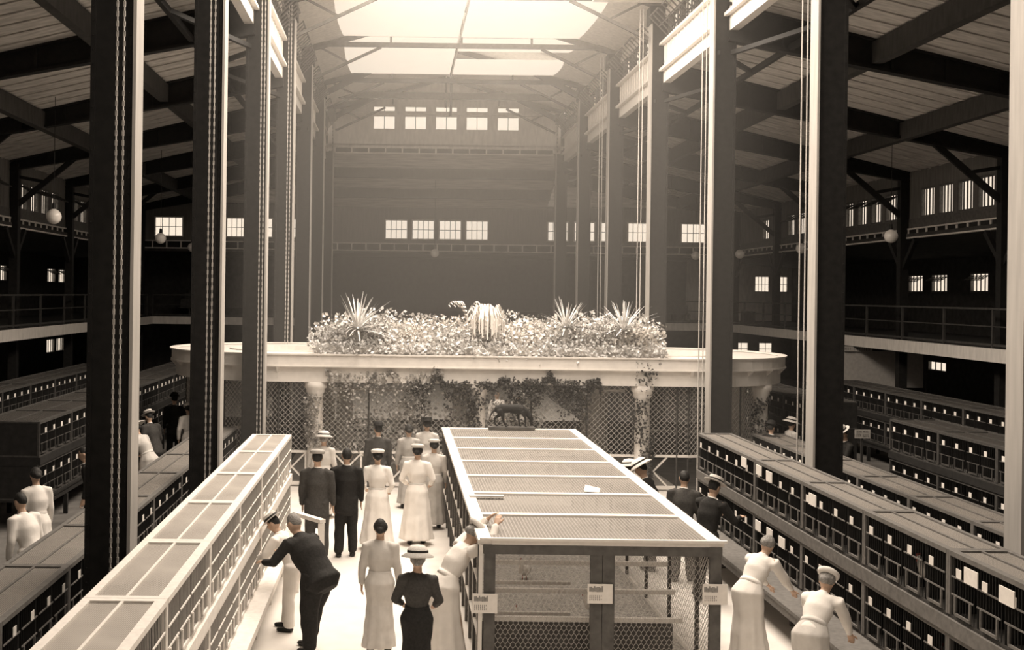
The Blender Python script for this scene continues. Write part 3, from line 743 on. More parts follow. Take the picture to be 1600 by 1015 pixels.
# ================================================================ central long run with wired top
rx0, rx1, ry0, ry1, rt = .90, 3.56, 12.45, 22.9, 1.55
t = thing('poultry_run', 'large pale framed wire run in the middle of the nave with a long slatted top', 'poultry run')
MB().box(rx0, rx0 + .15, ry0, ry1, rt - .05, rt).build('top_rail', 'white_wood', t)
MB().box(rx1 - .15, rx1, ry0, ry1, rt - .05, rt).build('top_rail', 'white_wood', t)
ncr = 7; cr = MB().box(rx0 + .15, rx1 - .15, -.06, .06, rt - .048, rt - .002).mesh('cross_rail', 'white_wood'); L = (ry1 - ry0 - .1) / ncr
for k in range(ncr + 1): ob('cross_rail', cr, t, (0, ry0 + .05 + k * L, 0))
pn = MB().box(rx0 + .15, rx1 - .15, .06, L - .06, rt - .03, rt - .026).mesh('wire_panel', 'net_run')
for k in range(ncr): ob('wire_panel', pn, t, (0, ry0 + .05 + k * L, 0))
# front frame, its backlit shade put into the brown timber colour
MB().box(rx0 + .02, rx1 + .03, ry0 - .03, ry0 + .02, rt + .0, rt + .025).build('front_cap', 'white_wood', t)
MB().box(rx0 + .06, rx1 - .02, ry0 - .01, ry0 + .04, rt - .15, rt - .052).build('front_beam', 'brown_wood', t)
for a, b in ((rx0 + .07, rx0 + .19), (2.12, 2.245), (2.25, 2.38), (rx1 - .15, rx1 - .03)): MB().box(a, b, ry0 - .008, ry0 + .05, 0, rt - .15).build('front_post', 'brown_wood', t)
MB().box(rx0 + .01, rx0 + .05, ry0 - .02, ry0 + .03, 0, rt - .05).build('corner_strip', 'white_wood', t)
ps = MB().box(-.02, .02, -.03, .03, 0, rt - .05).mesh('side_post', 'brown_wood')
for k in range(ncr * 2 + 1):
    ob('side_post', ps, t, (rx0 + .03, ry0 + .15 + k * (ry1 - ry0 - .25) / (ncr * 2), 0))
    if k % 2 == 0: ob('side_post', ps, t, (rx1 - .05, ry0 + .9 + k * (ry1 - ry0 - 1) / (ncr * 2), 0))
for z in (.25, .62, 1.0):
    MB().box(rx0 + .2, 2.12, ry0 + 1.4, ry0 + 1.45, z + .1, z + .14).build('inner_rail', 'white_wood', t)
for z in (.45, 1.02): MB().box(rx0 + .012, rx0 + .05, ry0 + .2, ry1 - .05, z, z + .03).build('side_rail', 'white_wood', t)
for z, y in ((.52, .55), (.98, 1.3), (.75, .9)): MB().box(rx0 + .15, rx1 - .3, ry0 + y, ry0 + y + .05, z, z + .05).build('inner_rail', 'white_wood', t)
MB().box(rx0 + .1, rx1 - .4, ry0 + .6, ry0 + .63, .0, .5).build('kick_board', 'brown_wood', t)
# hexagonal netting of the front, real wires
def hexnet(w, h, c, wt=.0035):
    mb = MB(); dx = c; dy = c * .866; nx = int(w / dx); nz = int(h / dy)
    for j in range(nz):
        for i in range(nx):
            x = i * dx + (dx / 2 if j % 2 else 0); z = j * dy
            a = (x, 0, z + c * .29); b = (x, 0, z + c * .577); 
            mb.bar((x, 0, z), (x, 0, z + c * .33), wt, wt); mb.bar((x, 0, z + c * .33), (x + dx / 2, 0, z + dy), wt, wt); mb.bar((x, 0, z + c * .33), (x - dx / 2, 0, z + dy), wt, wt)
    return mb
hm = hexnet(1.1, 1.35, .055).mesh('wire_netting', 'wire')
for x in (rx0 + .2, 2.38): ob('wire_netting', hm, t, (x, ry0 + .03, .02))['kind'] = 'stuff'
def diamond(L, h, c, wt=.006):
    mb = MB(); n = int((L + h) / c)
    for k in range(n):
        for sg in (1, -1):
            x0 = k * c - (h if sg > 0 else 0); x1 = x0 + sg * h if sg > 0 else x0 - h
            z0, z1 = 0, h
            pts = []
            a, b = Vector((x0, 0, 0)), Vector((x1, 0, h))
            for e in (0, L):
                for p, q in ((a, b), (b, a)):
                    if (e == 0 and p.x < 0) or (e == L and p.x > L):
                        tt = (e - q.x) / (p.x - q.x) if abs(p.x - q.x) > 1e-6 else 0
                        if tt < 0: continue
                        r = q + (p - q) * tt; p.x, p.y, p.z = r
            if (b - a).length > .02 and -.01 <= a.x <= L + .01 and -.01 <= b.x <= L + .01: mb.bar(a, b, wt, wt, (0, 1, 0))
    return mb
sm = diamond(ry1 - ry0 - .1, rt - .1, .075, .004)
for x in (rx0 + .045, rx1 - .04):
    o = ob('wire_netting', sm.mesh('wire_netting', 'wire'), t, (x, ry0 + .05, .03), PI / 2); o['kind'] = 'stuff'
# the three cards on its front posts
def placard(x, y, z, w, h, lab):
    t = thing('placard', lab, 'placard', (x, y, z), 0, 'placards on the front posts of the run')
    MB().box(-w / 2, w / 2, 0, .008, -h / 2, h / 2).build('card', 'card', t)
    p = MB(); rnd = random.Random(3)
    for k in range(9): xx = -w * .44 + k * w * .062; p.box(xx, xx + w * .058, -.002, 0, h * (.12 - .02 * rnd.random()), h * (.30 + .12 * rnd.random()))
    p.build('printed_picture', 'ink_pale', t)
    p = MB()
    for r_, n in ((-.08, 7), (-.17, 6), (-.27, 7)):
        for k in range(n):
            xx = -w * .42 + k * w * .075; p.box(xx, xx + w * .035, -.002, 0, h * (r_ - .05 - .02 * rnd.random()), h * (r_ + .01))
    p.build('printed_lines', 'ink_pale', t)
placard(rx0 + .08, ry0 - .03, .87, .27, .21, 'white placard on the left front post of the run'); placard(2.22, ry0 - .03, .99, .27, .21, 'white placard on the double middle post of the run'); placard(3.46, ry0 - .03, 1.0, .27, .22, 'white placard on the right front post of the run')
# straw bedding and feed things inside
o = tag(MB().box(rx0 + .12, rx1 - .12, ry0 + .1, ry1 - .1, .013, .05).build('straw_bedding', 'straw'), 'pale straw bedding inside the middle run', 'straw', kind='stuff')
for i, (x, y) in enumerate([(1.5, 14.0), (2.6, 14.9), (1.9, 16.8), (2.9, 18.6), (1.6, 20.2)]): hen(x, y, .05, i * 1.3, 'white hen on the straw inside the middle run, %s by distance' % ORD[i])
# things on the run: a flat ruler and a bit of paper
tag(MB().box(.97, 1.42, 15.05, 15.17, rt + .002, rt + .02).build('flat_parcel', 'cloth_cream'), 'flat pale parcel lying on the left edge of the run top', 'parcel')
mb = MB(); mb.add([(2.55, 15.6, rt), (2.75, 15.55, rt), (2.8, 15.75, rt + .02), (2.6, 15.8, rt + .06), (2.55, 15.6, rt + .003), (2.75, 15.55, rt + .003), (2.8, 15.75, rt + .023), (2.6, 15.8, rt + .063)], [(0, 3, 2, 1), (4, 5, 6, 7), (0, 1, 5, 4), (1, 2, 6, 5), (2, 3, 7, 6), (3, 0, 4, 7)])
tag(mb.build('paper_scrap', 'card'), 'crumpled white paper lying on the run top', 'paper')

# ================================================================ dog on its board
def dog():
    x0, y0, z0 = 2.28, 22.86, rt + .035
    t = thing('dog', 'stuffed dark dog standing on a board on the far end of the run, head lowered', 'dog', (x0, y0, z0)); k = 1.12
    b = bmesh.new(); V = lambda x, y, z: (x * k, y * k, z * k)
    sd = (0, 1, 0)
    tub(b, [(V(-.27, 0, .30), .055, .07), (V(-.18, 0, .315), .07, .095), (V(-.03, 0, .32), .072, .085), (V(.1, 0, .31), .085, .105), (V(.2, 0, .30), .075, .09)], sd)
    tub(b, [(V(.17, 0, .31), .06, .085), (V(.27, 0, .26), .048, .065), (V(.33, 0, .19), .045, .055)], sd)
    tub(b, [(V(.31, 0, .2), .05, .05), (V(.35, 0, .15), .045, .045), (V(.355, 0, .09), .026, .028), (V(.352, 0, .05), .02, .022)], sd)
    for sy in (1, -1): ell(b, V(.33 , sy * .045, .19), (.014 * k, .01, .035), Matrix.Rotation(R(20), 3, 'Y'), 8)
    for sy, hx, kx, fx in ((.05, -.26, -.29, -.28), (-.05, -.22, -.14, -.12)):   # hind legs with knee and hock
        tub(b, [(V(-.22, sy, .29), .05, .06), (V(hx + .06, sy, .2), .035, .045), (V(kx - .01, sy, .13), .02, .024), (V(fx, sy, .04), .015, .016), (V(fx + .015, sy, .012), .018, .013)], sd)
        ell(b, V(fx + .03, sy, .012), (.032, .018, .012), None, 8)
    for sy, a, f in ((.05, .13, .15), (-.05, .24, .245)):
        tub(b, [(V(.19 if a > .2 else .12, sy, .27), .035, .045), (V(a, sy, .16), .02, .022), (V(f, sy, .04), .015, .015), (V(f, sy, .012), .017, .012)], sd)
        ell(b, V(f + .018, sy, .012), (.028, .017, .012), None, 8)
    tub(b, [(V(-.27, 0, .31), .02, .02), (V(-.34, 0, .25), .017, .017), (V(-.38, 0, .17), .013, .013), (V(-.4, 0, .1), .008, .008)], sd)
    ob('body', skinned(b, 'body', 'dog', .009, 2), t)
    for sy in (1, -1):
        e = bmesh.new(); ell(e, V(.372, sy * .028, .14), (.007, .007, .007), None, 8); em = bpy.data.meshes.new('eye'); e.to_mesh(em); e.free(); em.materials.append(M['eye']); ob('eye', em, t)
    tag(MB().box(x0 - .46, x0 + .46, 22.74, 22.98, rt + .0, rt + .035).build('mounting_board', 'brown_wood'), 'flat board under the stuffed dog', 'board')
dog()

# ================================================================ round-ended pavilion (aviary)
PX0, PX1, PY, PR = -2.55, 6.3, 27.3, 2.75           # straight part from PX0 to PX1, half circles of radius PR at the ends
def stad(r, n=24):
    pts = []
    for k in range(n + 1): a = -PI / 2 + PI * k / n; pts.append((PX1 + r * math.cos(a), PY + r * math.sin(a)))
    for k in range(n + 1): a = PI / 2 + PI * k / n; pts.append((PX0 + r * math.cos(a), PY + r * math.sin(a)))
    return pts
def band(r0, r1, z0, z1):
    mb = MB(); a = stad(r0); b = stad(r1); n = len(a)
    vs = [(x, y, z0) for x, y in a] + [(x, y, z0) for x, y in b] + [(x, y, z1) for x, y in b] + [(x, y, z1) for x, y in a]
    fs = []
    for i in range(n):
        j = (i + 1) % n
        for q in range(4): fs.append((q * n + i, q * n + j, ((q + 1) % 4) * n + j, ((q + 1) % 4) * n + i))
    return mb.add(vs, fs)
pv = thing('pavilion', 'white round-ended bird pavilion with wire sides and planting on its roof', 'pavilion')
band(PR - .06, PR, 2.64, 2.86).build('upper_fascia', 'plaster', pv)
band(PR - .14, PR + .04, 2.86, 2.89).build('top_moulding', 'plaster', pv)
band(PR - .1, PR + .02, 2.61, 2.64).build('lower_moulding', 'plaster', pv)
band(PR - .2, PR - .1, 2.28, 2.62).build('frieze', 'plaster', pv)
band(PR - 1.35, PR - .06, 2.80, 2.85).build('roof_ledge', 'plaster', pv)
band(PR - 2.7, PR - 1.35, 2.70, 2.75).build('roof_deck', 'plaster_grey', pv)
band(PR - 1.42, PR - 1.35, 2.70, 2.88).build('inner_kerb', 'plaster', pv)
br = MB()
br.add([(-.03, 0, 2.61), (.03, 0, 2.61), (.03, -.2, 2.61), (-.03, -.2, 2.61), (-.03, 0, 2.4), (.03, 0, 2.4)], [(0, 1, 2, 3), (0, 4, 5, 1), (3, 2, 5, 4), (0, 3, 4), (1, 5, 2)])
br = br.mesh('bracket', 'plaster')
for cx, sg in ((PX1, 0), (PX0, PI)):
    for k in range(13):
        a = -PI / 2 + PI * k / 12 + sg
        ob('bracket', br, pv, (cx + (PR - .17) * math.cos(a), PY + (PR - .17) * math.sin(a), 0), a + PI / 2 )
pts = [(x, PY - PR + .3) for x in (-1.75, 1.75, 5.3)] + [(PX1 + (PR - .3) * math.cos(a), PY + (PR - .3) * math.sin(a)) for a in (-.75, .5)] + [(PX0 - (PR - .3) * math.cos(a), PY + (PR - .3) * math.sin(a)) for a in (-.75, .5)] + [(x, PY + PR - .3) for x in (-1.75, 1.75, 5.3)]
cm = MB().lathe([(.24, 0), (.24, .12), (.19, .16), (.17, .3), (.155, 2.0), (.2, 2.06), (.2, 2.12), (.24, 2.16), (.24, 2.28)], seg=20).mesh('pillar', 'plaster', True)
for x, y in pts: ob('pillar', cm, pv, (x, y, 0))
for x in (4.85, -1.3, 1.6): MB().box(x - .2, x + .2, 28.6, 29.0, 0, 2.28).build('inner_post', 'plaster_grey', pv)
# base rail with rustic lattice, wire sides with thin posts
yF = PY - PR + .32
MB().box(PX0, PX1, yF - .03, yF + .03, .74, .79).build('lattice_rail', 'plaster', pv)
MB().box(PX0, PX1, yF - .03, yF + .03, .05, .12).build('lattice_rail', 'plaster', pv)
lx = MB().bar((0, 0, .12), (.6, 0, .74), .035, .035, (0, 1, 0)).mesh('lattice_bar', 'plaster'); ly = MB().bar((.6, 0, .12), (0, 0, .74), .035, .035, (0, 1, 0)).mesh('lattice_bar', 'plaster'); lz = MB().box(-.02, .02, -.02, .02, .12, .74).mesh('lattice_bar', 'plaster')
n = int((PX1 - PX0) / .6)
for k in range(n):
    for q, me in enumerate((lx, ly, lz)): ob('lattice_bar', me, pv, (PX0 + k * .6, yF + (0, .02, -.005)[q], 0))
dm = diamond((PX1 - PX0) / 3, 1.5, .12, .008).mesh('wire_netting', 'wire')
for k in range(3): ob('wire_netting', dm, pv, (PX0 + k * (PX1 - PX0) / 3, yF, .79))['kind'] = 'stuff'
dm2 = diamond(1.45, 1.5, .12, .008).mesh('wire_netting', 'wire')
for cx, sg in ((PX1, 1), (PX0, -1)):
    for k in range(6):
        a0 = -PI / 2 + PI * k / 6; a1 = a0 + PI / 6; rr = PR - .32
        p = (cx + sg * rr * math.cos(a0), PY + rr * math.sin(a0)); q = (cx + sg * rr * math.cos(a1), PY + rr * math.sin(a1))
        o = ob('wire_netting', dm2, pv, (p[0], p[1], .79), math.atan2(q[1] - p[1], q[0] - p[0])); o['kind'] = 'stuff'; o.scale.x = math.dist(p, q) / 1.45
        ob('wire_post', MB().cyl((0, 0, 0), (0, 0, 2.28), .02, 8).mesh('wire_post', 'dark_wood'), pv, (p[0], p[1], 0))
        MB().bar((p[0], p[1], .76), (q[0], q[1], .76), .05, .05).build('lattice_rail', 'plaster', pv)
wp = MB().cyl((0, 0, 0), (0, 0, 2.28), .02, 8).mesh('wire_post', 'dark_wood')
for x in (-.6, .55, 2.9, 4.1, 6.05): ob('wire_post', wp, pv, (x, yF - .02, 0))
for x, z, w_ in ((4.5, 1.95, 1.7), (-.6, 1.9, 1.9)): MB().box(x - w_ / 2, x + w_ / 2, 27.0, 27.15, z, z + .06).build('perch', 'plaster_grey', pv)
struct('trim_97', MB().box(-5.2, 9, 30.2, 30.3, 0.0, .9), 'brown_wood')
# planting box on top and its plants
bxo = MB().box(-1.75, 5.65, 24.72, 24.8, 2.9, 3.05).box(-1.75, 5.65, 26.9, 26.98, 2.9, 3.05).box(-1.75, -1.67, 24.8, 26.9, 2.9, 3.05).box(5.57, 5.65, 24.8, 26.9, 2.9, 3.05).box(-1.67, 5.57, 24.8, 26.9, 2.9, 2.96)
tag(bxo.build('planter', 'plaster'), 'long low white planter on the pavilion roof', 'planter')
def leafy(n, fn, l0, l1, wd=.35, seed=1, up=.3):
    rnd = random.Random(seed); mb = MB()
    for _ in range(n):
        p = Vector(fn(rnd)); d = Vector((rnd.gauss(0, 1), rnd.gauss(0, 1), rnd.gauss(up, .8))).normalized(); l = rnd.uniform(l0, l1)
        u = d.orthogonal().normalized(); u = Matrix.Rotation(rnd.uniform(0, 6.28), 3, d) @ u; nn = d.cross(u)
        a = p; b = p + d * l * .5 + u * l * wd + nn * l * .06; c = p + d * l; e = p + d * l * .5 - u * l * wd + nn * l * .06
        mb.add([a, b, c, e], [(0, 1, 2), (0, 2, 3)])
    return mb
rnd = random.Random(11)
kinds = [('pale bushy plant with light leaves', 'leaf_pale'), ('white flowering plant', 'flower'), ('mid green bushy plant', 'leaf_mid')]
k = 0
pos = []
for j, y in enumerate((25.1, 25.9)):
    for i in range(9): pos.append((-1.35 + i * .82 + j * .2, y))
words = ['left end', 'second from the left', 'third from the left', 'fourth from the left', 'middle', 'fourth from the right', 'third from the right', 'second from the right', 'right end']
for i, (x, y) in enumerate(pos):
    kd, mt = kinds[(i * 2 + i // 9) % 3]; h = [.5, .62, .55][i % 3] + (.12 if y > 25.5 else 0)
    t = thing('bushy_plant', '%s, roof planter %s, %s' % (kd, 'front row' if y < 25.5 else 'back row', words[i % 9]), 'plant', (x, y, 2.97), 0, 'bushy plants on the pavilion roof')
    fn = lambda r, h=h: (max(-.55, min(.55, r.gauss(0, .27))), max(-.42, min(.42, r.gauss(0, .2))) - .05, .06 + min(1.05, abs(r.gauss(.4, .3))) * h)
    leafy(560, fn, .06, .13, .32, i).build('foliage', mt, t)['kind'] = 'stuff'
    leafy(330, fn, .06, .12, .3, i + 50).build('foliage', 'leaf_mid' if mt != 'leaf_mid' else 'leaf_pale', t)['kind'] = 'stuff'
    leafy(130, fn, .03, .07, .5, i + 90).build('blossom', 'flower', t)['kind'] = 'stuff'
    st = MB()
    for q in range(6): st.tube([(0, 0, 0), (rnd.uniform(-.1, .1), rnd.uniform(-.1, .1), .3), (rnd.uniform(-.25, .25), rnd.uniform(-.2, .2), .5)], .008, 4)
    st.build('stems', 'leaf_mid', t)
# trailing edge of leaves hanging over the planter front
tag(leafy(3200, lambda r: (r.uniform(-1.85, 5.75), 24.66 + r.gauss(0, .06), 3.02 + r.gauss(0, .1)), .05, .11, .32, 300, -.2).build('trailing_leaves', 'leaf_pale'), 'pale leaves spilling over the front edge of the roof planter', 'leaves', kind='stuff')
def spiky(x, y, z, r, lab, n=62, seed=1, mt='leaf_pale'):
    t = thing('spiky_palm', lab, 'plant', (x, y, z), 0, 'spiky palms on the pavilion roof'); rn = random.Random(seed)
    MB().tube([(0, .1, -.38), (0, .02, 0), (0, 0, .1)], [.05, .04, .03], 8).build('stem', 'leaf_mid', t)
    bl = MB()
    for k in range(n):
        a = rn.uniform(0, 6.28); e = rn.uniform(.0, 1.35); L = r * rn.uniform(.75, 1.1); d = Vector((math.cos(a) * math.cos(e), math.sin(a) * math.cos(e), math.sin(e))); d.x *= 1.3; sd = d.cross(Vector((0, 0, 1)))
        sd = sd.normalized() if sd.length > .05 else Vector((1, 0, 0)); pv_ = []
        for q in range(5):
            f = q / 4; c = d * L * f + Vector((0, 0, -1)) * L * .28 * f * f * math.cos(e) + Vector((0, 0, .05)); w = .026 * (1 - f * .93) + .002
            pv_ += [c - sd * w, c + sd * w]
        bl.add(pv_, [(2 * q, 2 * q + 1, 2 * q + 3, 2 * q + 2) for q in range(4)])
    bl.build('leaves', mt, t)['kind'] = 'stuff'
spiky(-.86, 24.72, 3.36, .86, 'spiky palm at the left end of the pavilion roof', 80, 1)
spiky(3.62, 24.74, 3.45, .7, 'spiky palm right of the middle of the pavilion roof', 60, 2)
spiky(4.85, 24.72, 3.4, .8, 'spiky palm at the right end of the pavilion roof', 70, 3)
t = thing('weeping_plant', 'tall white weeping plant in the middle of the pavilion roof', 'plant', (1.9, 25.0, 3.0)); wl = MB(); rn = random.Random(4)
for k in range(150):
    a = rn.uniform(0, 6.28); rr = rn.uniform(.12, .46); h = rn.uniform(.75, 1.0); P = []
    for q in range(7):
        f = q / 6; z = h * math.sin(min(1, f * 1.7) * PI / 2) if f < .5 else h - (f - .5) * 2 * rn.uniform(.45, .75) * h
        P.append(Vector((math.cos(a) * rr * min(1, f * 1.5), math.sin(a) * rr * min(1, f * 1.5), z)))
    sd = Vector((-math.sin(a), math.cos(a), 0)); vs = []
    for c in P: vs += [c - sd * .014, c + sd * .014]
    wl.add(vs, [(2 * q, 2 * q + 1, 2 * q + 3, 2 * q + 2) for q in range(6)])
wl.build('drooping_leaves', 'flower', t)['kind'] = 'stuff'; MB().tube([(0, 0, -.03), (0, 0, .5), (0, 0, .8)], [.04, .035, .02], 8).build('stem', 'leaf_mid', t)
t = thing('fern', 'pale fern frond arching left of the weeping plant', 'plant', (1.55, 25.4, 3.0)); fb = MB(); fs_ = MB()
for a, L in ((2.9, .45), (3.5, .35), (.6, .3), (2.2, .4)):
    P = [Vector((math.cos(a) * L * f, math.sin(a) * L * f * .4, .55 + .5 * math.sin(f * 2.2))) for f in [q / 10 for q in range(11)]]
    fs_.tube([(0, 0, 0), (0, 0, .55)] + P[1:], .008, 4)
    for i, c in enumerate(P):
        for sg in (1, -1): fb.add([c, c + Vector((.03, sg * .11, -.02)), c + Vector((.05, sg * .12, -.05)), c + Vector((.035, 0, 0))], [(0, 1, 2, 3)])
fb.build('fronds', 'flower', t)['kind'] = 'stuff'; fs_.build('stems', 'leaf_mid', t)
# ivy: garlands under the roof edge and up the pillars
def ivy(lab, n, fn, seed, mt='leaf_dark'):
    tag(leafy(n, fn, .04, .09, .42, seed, -.4).build('climbing_ivy', mt), lab, 'ivy', 'ivy on the pavilion', 'stuff')
def garland(x0, x1, z0, z1, dens, mt, seed, lab):
    ivy(lab, int((x1 - x0) * dens), lambda r: ((lambda x: (x, 24.62 + r.gauss(0, .05), z1 - abs(r.gauss(0, 1)) * (z1 - z0) * (.45 + .35 * math.sin(x * 5.3) + .25 * math.sin(x * 13))))(r.uniform(x0, x1))), seed, mt)
garland(-1.5, 1.0, 1.5, 2.5, 480, 'leaf_mid', 21, 'loose ivy hanging from the left half of the pavilion edge')
garland(.2, 4.4, 1.75, 2.35, 620, 'leaf_dark', 22, 'dark ivy garland under the middle of the pavilion edge')
garland(2.2, 4.3, 1.9, 2.42, 500, 'leaf_dark', 23, 'dense dark ivy clump right of the middle of the pavilion edge')
garland(5.1, 5.6, 2.2, 2.8, 380, 'leaf_dark', 24, 'small ivy sprig on the fascia above the right front pillar')
for x, y, lab, sd, n in ((5.3, PY - PR + .3, 'ivy climbing the right front pillar', 31, 520), (-1.75, PY - PR + .3, 'ivy climbing the left front pillar', 32, 900), (1.75, PY - PR + .3, 'ivy climbing the middle front pillar', 33, 700), (PX1 + 1.79, PY - 1.67, 'ivy climbing the pillar at the rounded right end', 34, 500)):
    ivy(lab, n, lambda r, x=x, y=y: ((lambda a, z: (x + .21 * math.cos(a + .7 * math.sin(z * 3)), y - .01 + .21 * math.sin(a + .7 * math.sin(z * 3)), z))(r.gauss(-1.5, .6), .1 + 1.9 * abs(r.random() - .0) ** 1.2)), sd, 'leaf_dark' if sd != 32 else 'leaf_mid')
# shrubs inside the pavilion
for i, (x, y, h) in enumerate([(.2, 26.2, 1.5), (1.6, 26.4, 1.3), (2.7, 26.3, 1.6), (-.6, 26.8, 1.1)]):
    t = thing('shrub', ['loose shrub inside the pavilion, middle left', 'loose shrub inside the pavilion, behind the middle pillar', 'tall shrub inside the pavilion right of the middle', 'low shrub inside the pavilion at the left'][i], 'shrub', (x, y, 0), 0, 'shrubs inside the pavilion')
    leafy(900, lambda r, h=h: (r.gauss(0, .35), r.gauss(0, .3), .3 + abs(r.gauss(.5, .3)) * h), .06, .13, .35, i + 400).build('foliage', 'leaf_pale', t)['kind'] = 'stuff'
    MB().tube([(0, 0, 0), (.03, 0, h * .4), (0, .04, h * .8)], [.04, .03, .01], 6).build('stem', 'dark_wood', t)

# ================================================================ people
HEAD = {}
def ik(a, h, l1, l2, pole):
    a = Vector(a); h = Vector(h); d = h - a; L = d.length
    if L > (l1 + l2) * .985: h = a + d.normalized() * (l1 + l2) * .985; d = h - a; L = d.length
    c = (l1 * l1 - l2 * l2 + L * L) / (2 * L); r = math.sqrt(max(0, l1 * l1 - c * c)); n = d.normalized()
    p = Vector(pole); p = (p - n * p.dot(n)).normalized()
    return a + n * c + p * r, h
def person(lab, x, y, rz, H=1.72, wear='suit', top='suit_black', low=None, lean=0, head=0, turn=0, hands=None, hat=None, hair='hair_dark', near=False, stride=.06, group=None, skirt=1.0, z0=.013, girth=1.0):
    s = H / 1.75; low = low or top; rz = R(rz); lean = R(lean); t = thing('person', lab, 'person', (x, y, z0), rz, group)
    up = Vector((0, math.sin(lean), math.cos(lean))); fw = Vector((0, math.cos(lean), -math.sin(lean)))
    pel = Vector((0, -.2 * math.sin(lean), .93)) ; 
    fem = wear == 'dress'; sw = (.165 if fem else .19) * (1 + (girth - 1) * .5); gb = .8 if fem else .95
    nb = pel + up * .5; hp = lean * .7 + R(head); hup = Vector((0, math.sin(hp), math.cos(hp))); hfw = Vector((0, math.cos(hp), -math.sin(hp)))
    hc = nb + up * .05 + hup * .115
    RT = Matrix.Rotation(R(turn), 3, hup); hfw2 = RT @ hfw; hsd = RT @ Vector((1, 0, 0))
    HM = Matrix((hsd, hfw2, hup)).transposed()
    V = lambda v: tuple(Vector(v) * s)
    b = bmesh.new()
    T = lambda pts, side=(1, 0, 0), **k: tub(b, [(V(p), a * s, c * s) for p, a, c in pts], side, **k)
    T([(pel - up * .05, .15 * gb, .11 * gb), (pel + up * .1, .125 * gb, .105 * gb), (pel + up * .28, .155 * gb, .115 * gb), (pel + up * .42, .15 * gb, .09 * gb), (nb, .055, .055), (nb + up * .07 + fw * .01, .05, .055)])
    ell(b, V(hc), (.073 * s, .092 * s, .112 * s), HM, 16); ell(b, V(hc + HM @ Vector((0, .035, -.06))), (.05 * s, .055 * s, .055 * s), HM, 10)
    ell(b, V(hc + HM @ Vector((0, .098, -.015))), (.013 * s, .02 * s, .026 * s), HM, 8)
    for e in (1, -1): ell(b, V(hc + HM @ Vector((e * .077, -.005, -.005))), (.012 * s, .02 * s, .033 * s), HM, 8)
    ell(b, V(hc + HM @ Vector((0, .088, -.055))), (.025 * s, .012 * s, .01 * s), HM, 8)
    hands = hands or ((-.24, .1, .82), (.24, .1, .82)); sl = []
    for e, hd in zip((-1, 1), hands):
        sh = nb - up * .055 + Vector((e * sw, 0, 0)); el, hd = ik(sh, hd, .29, .255, (e * .5, -.8, -.3) if lean < .5 else (e * .6, -.3, -.5))
        T([(sh, .05, .05), (el, .04, .042), (el.lerp(hd, .5), .036, .036), (hd, .026, .03)])
        d = (hd - el).normalized(); pd = Vector((0, 0, 1)).cross(d); pd = pd.normalized() if pd.length > .2 else Vector((0, 1, 0))  # palm width axis
        if abs(d.z) > .8: pd = Vector((0, 1, 0))
        pn = d.cross(pd).normalized(); k = 1.0
        T([(hd, .026, .02), (hd + d * .05, .042, .016), (hd + d * .09, .04, .014)], pd)
        for q, fl in enumerate((.068, .08, .075, .058)):
            o = hd + d * .088 + pd * (-.03 + .02 * q); c1 = o + d * fl * .5 - pn * .006 * (1 if pn.z > 0 else -1); c2 = c1 + d * fl * .42 - pn * .02 * (1 if pn.z > 0 else -1)
            T([(o - d * .02, .0095, .0095), (c1, .009, .009), (c2, .0075, .0075)], pd, seg=8)
        o = hd + d * .03 - pd * .03; T([(o, .013, .012), (o - pd * .03 + d * .035, .011, .011), (o - pd * .038 + d * .065, .009, .009)], pd, seg=8)
        sl.append((sh, el, hd, d))
    legs = []
    for e in (-1, 1):
        hpj = pel + Vector((e * .09, 0, -.02)); an = Vector((e * .11, e * stride, .09)); kn = hpj.lerp(an, .5) + Vector((0, .035, .01))
        T([(hpj, .085, .09), (kn, .055, .058), (kn.lerp(an, .35), .054, .056), (an, .036, .04), (an + Vector((0, 0, -.05)), .035, .04)])
        T([(an + Vector((0, -.03, -.055)), .035, .03), (an + Vector((0, .06, -.06)), .04, .026), (an + Vector((0, .15, -.067)), .034, .018)], (1, 0, 0)); legs.append((hpj, kn, an))
    vx = .010 if near else .016
    ob('body', skinned(b, 'body', 'skin', vx * s, 1), t)
    cv = .017 if near else .022
    # shoes
    if 'shoe' not in HEAD:
        q = bmesh.new(); tub(q, [((0, -.045, -.05), .045, .04), ((0, .06, -.055), .05, .036), ((0, .165, -.063), .042, .026)], seg=16); HEAD['shoe'] = skinned(q, 'shoe', 'shoe', .012, 1)
    for hpj, kn, an in legs: o = ob('shoe', HEAD['shoe'], t, V(an)); o.scale = (s, s, s)
    def upper(m, nm, tail, g=.022, open_=False):
        global _
        nonlocal b
        b = bmesh.new()
        P = []
        if tail > 0: P += [(pel - up * (tail if lean < .4 else .12) - fw * .0, .2, .16)]
        P += [(pel - up * .02, .172 if not fem else .155, .135), (pel + up * .12, .155 if not fem else .135, .13 if not fem else .115), (pel + up * .28, .178 if not fem else .16, .14), (pel + up * .42, .165 if not fem else .15, .11), (pel + up * .485, .085, .08)]
        T([(p_, a_ * girth, b_ * girth) for p_, a_, b_ in P], seg=20)
        for sh, el, hd, d in sl:
            e = 1 if sh.x > 0 else -1
            T([(sh - Vector((e * .06, 0, 0)), .07, .07), (sh, .072, .075), (el, .056, .058), (hd - d * .02, .042, .044)], seg=14)
        me = skinned(b, nm, m, cv * s, 2, .012); return ob(nm, me, t)
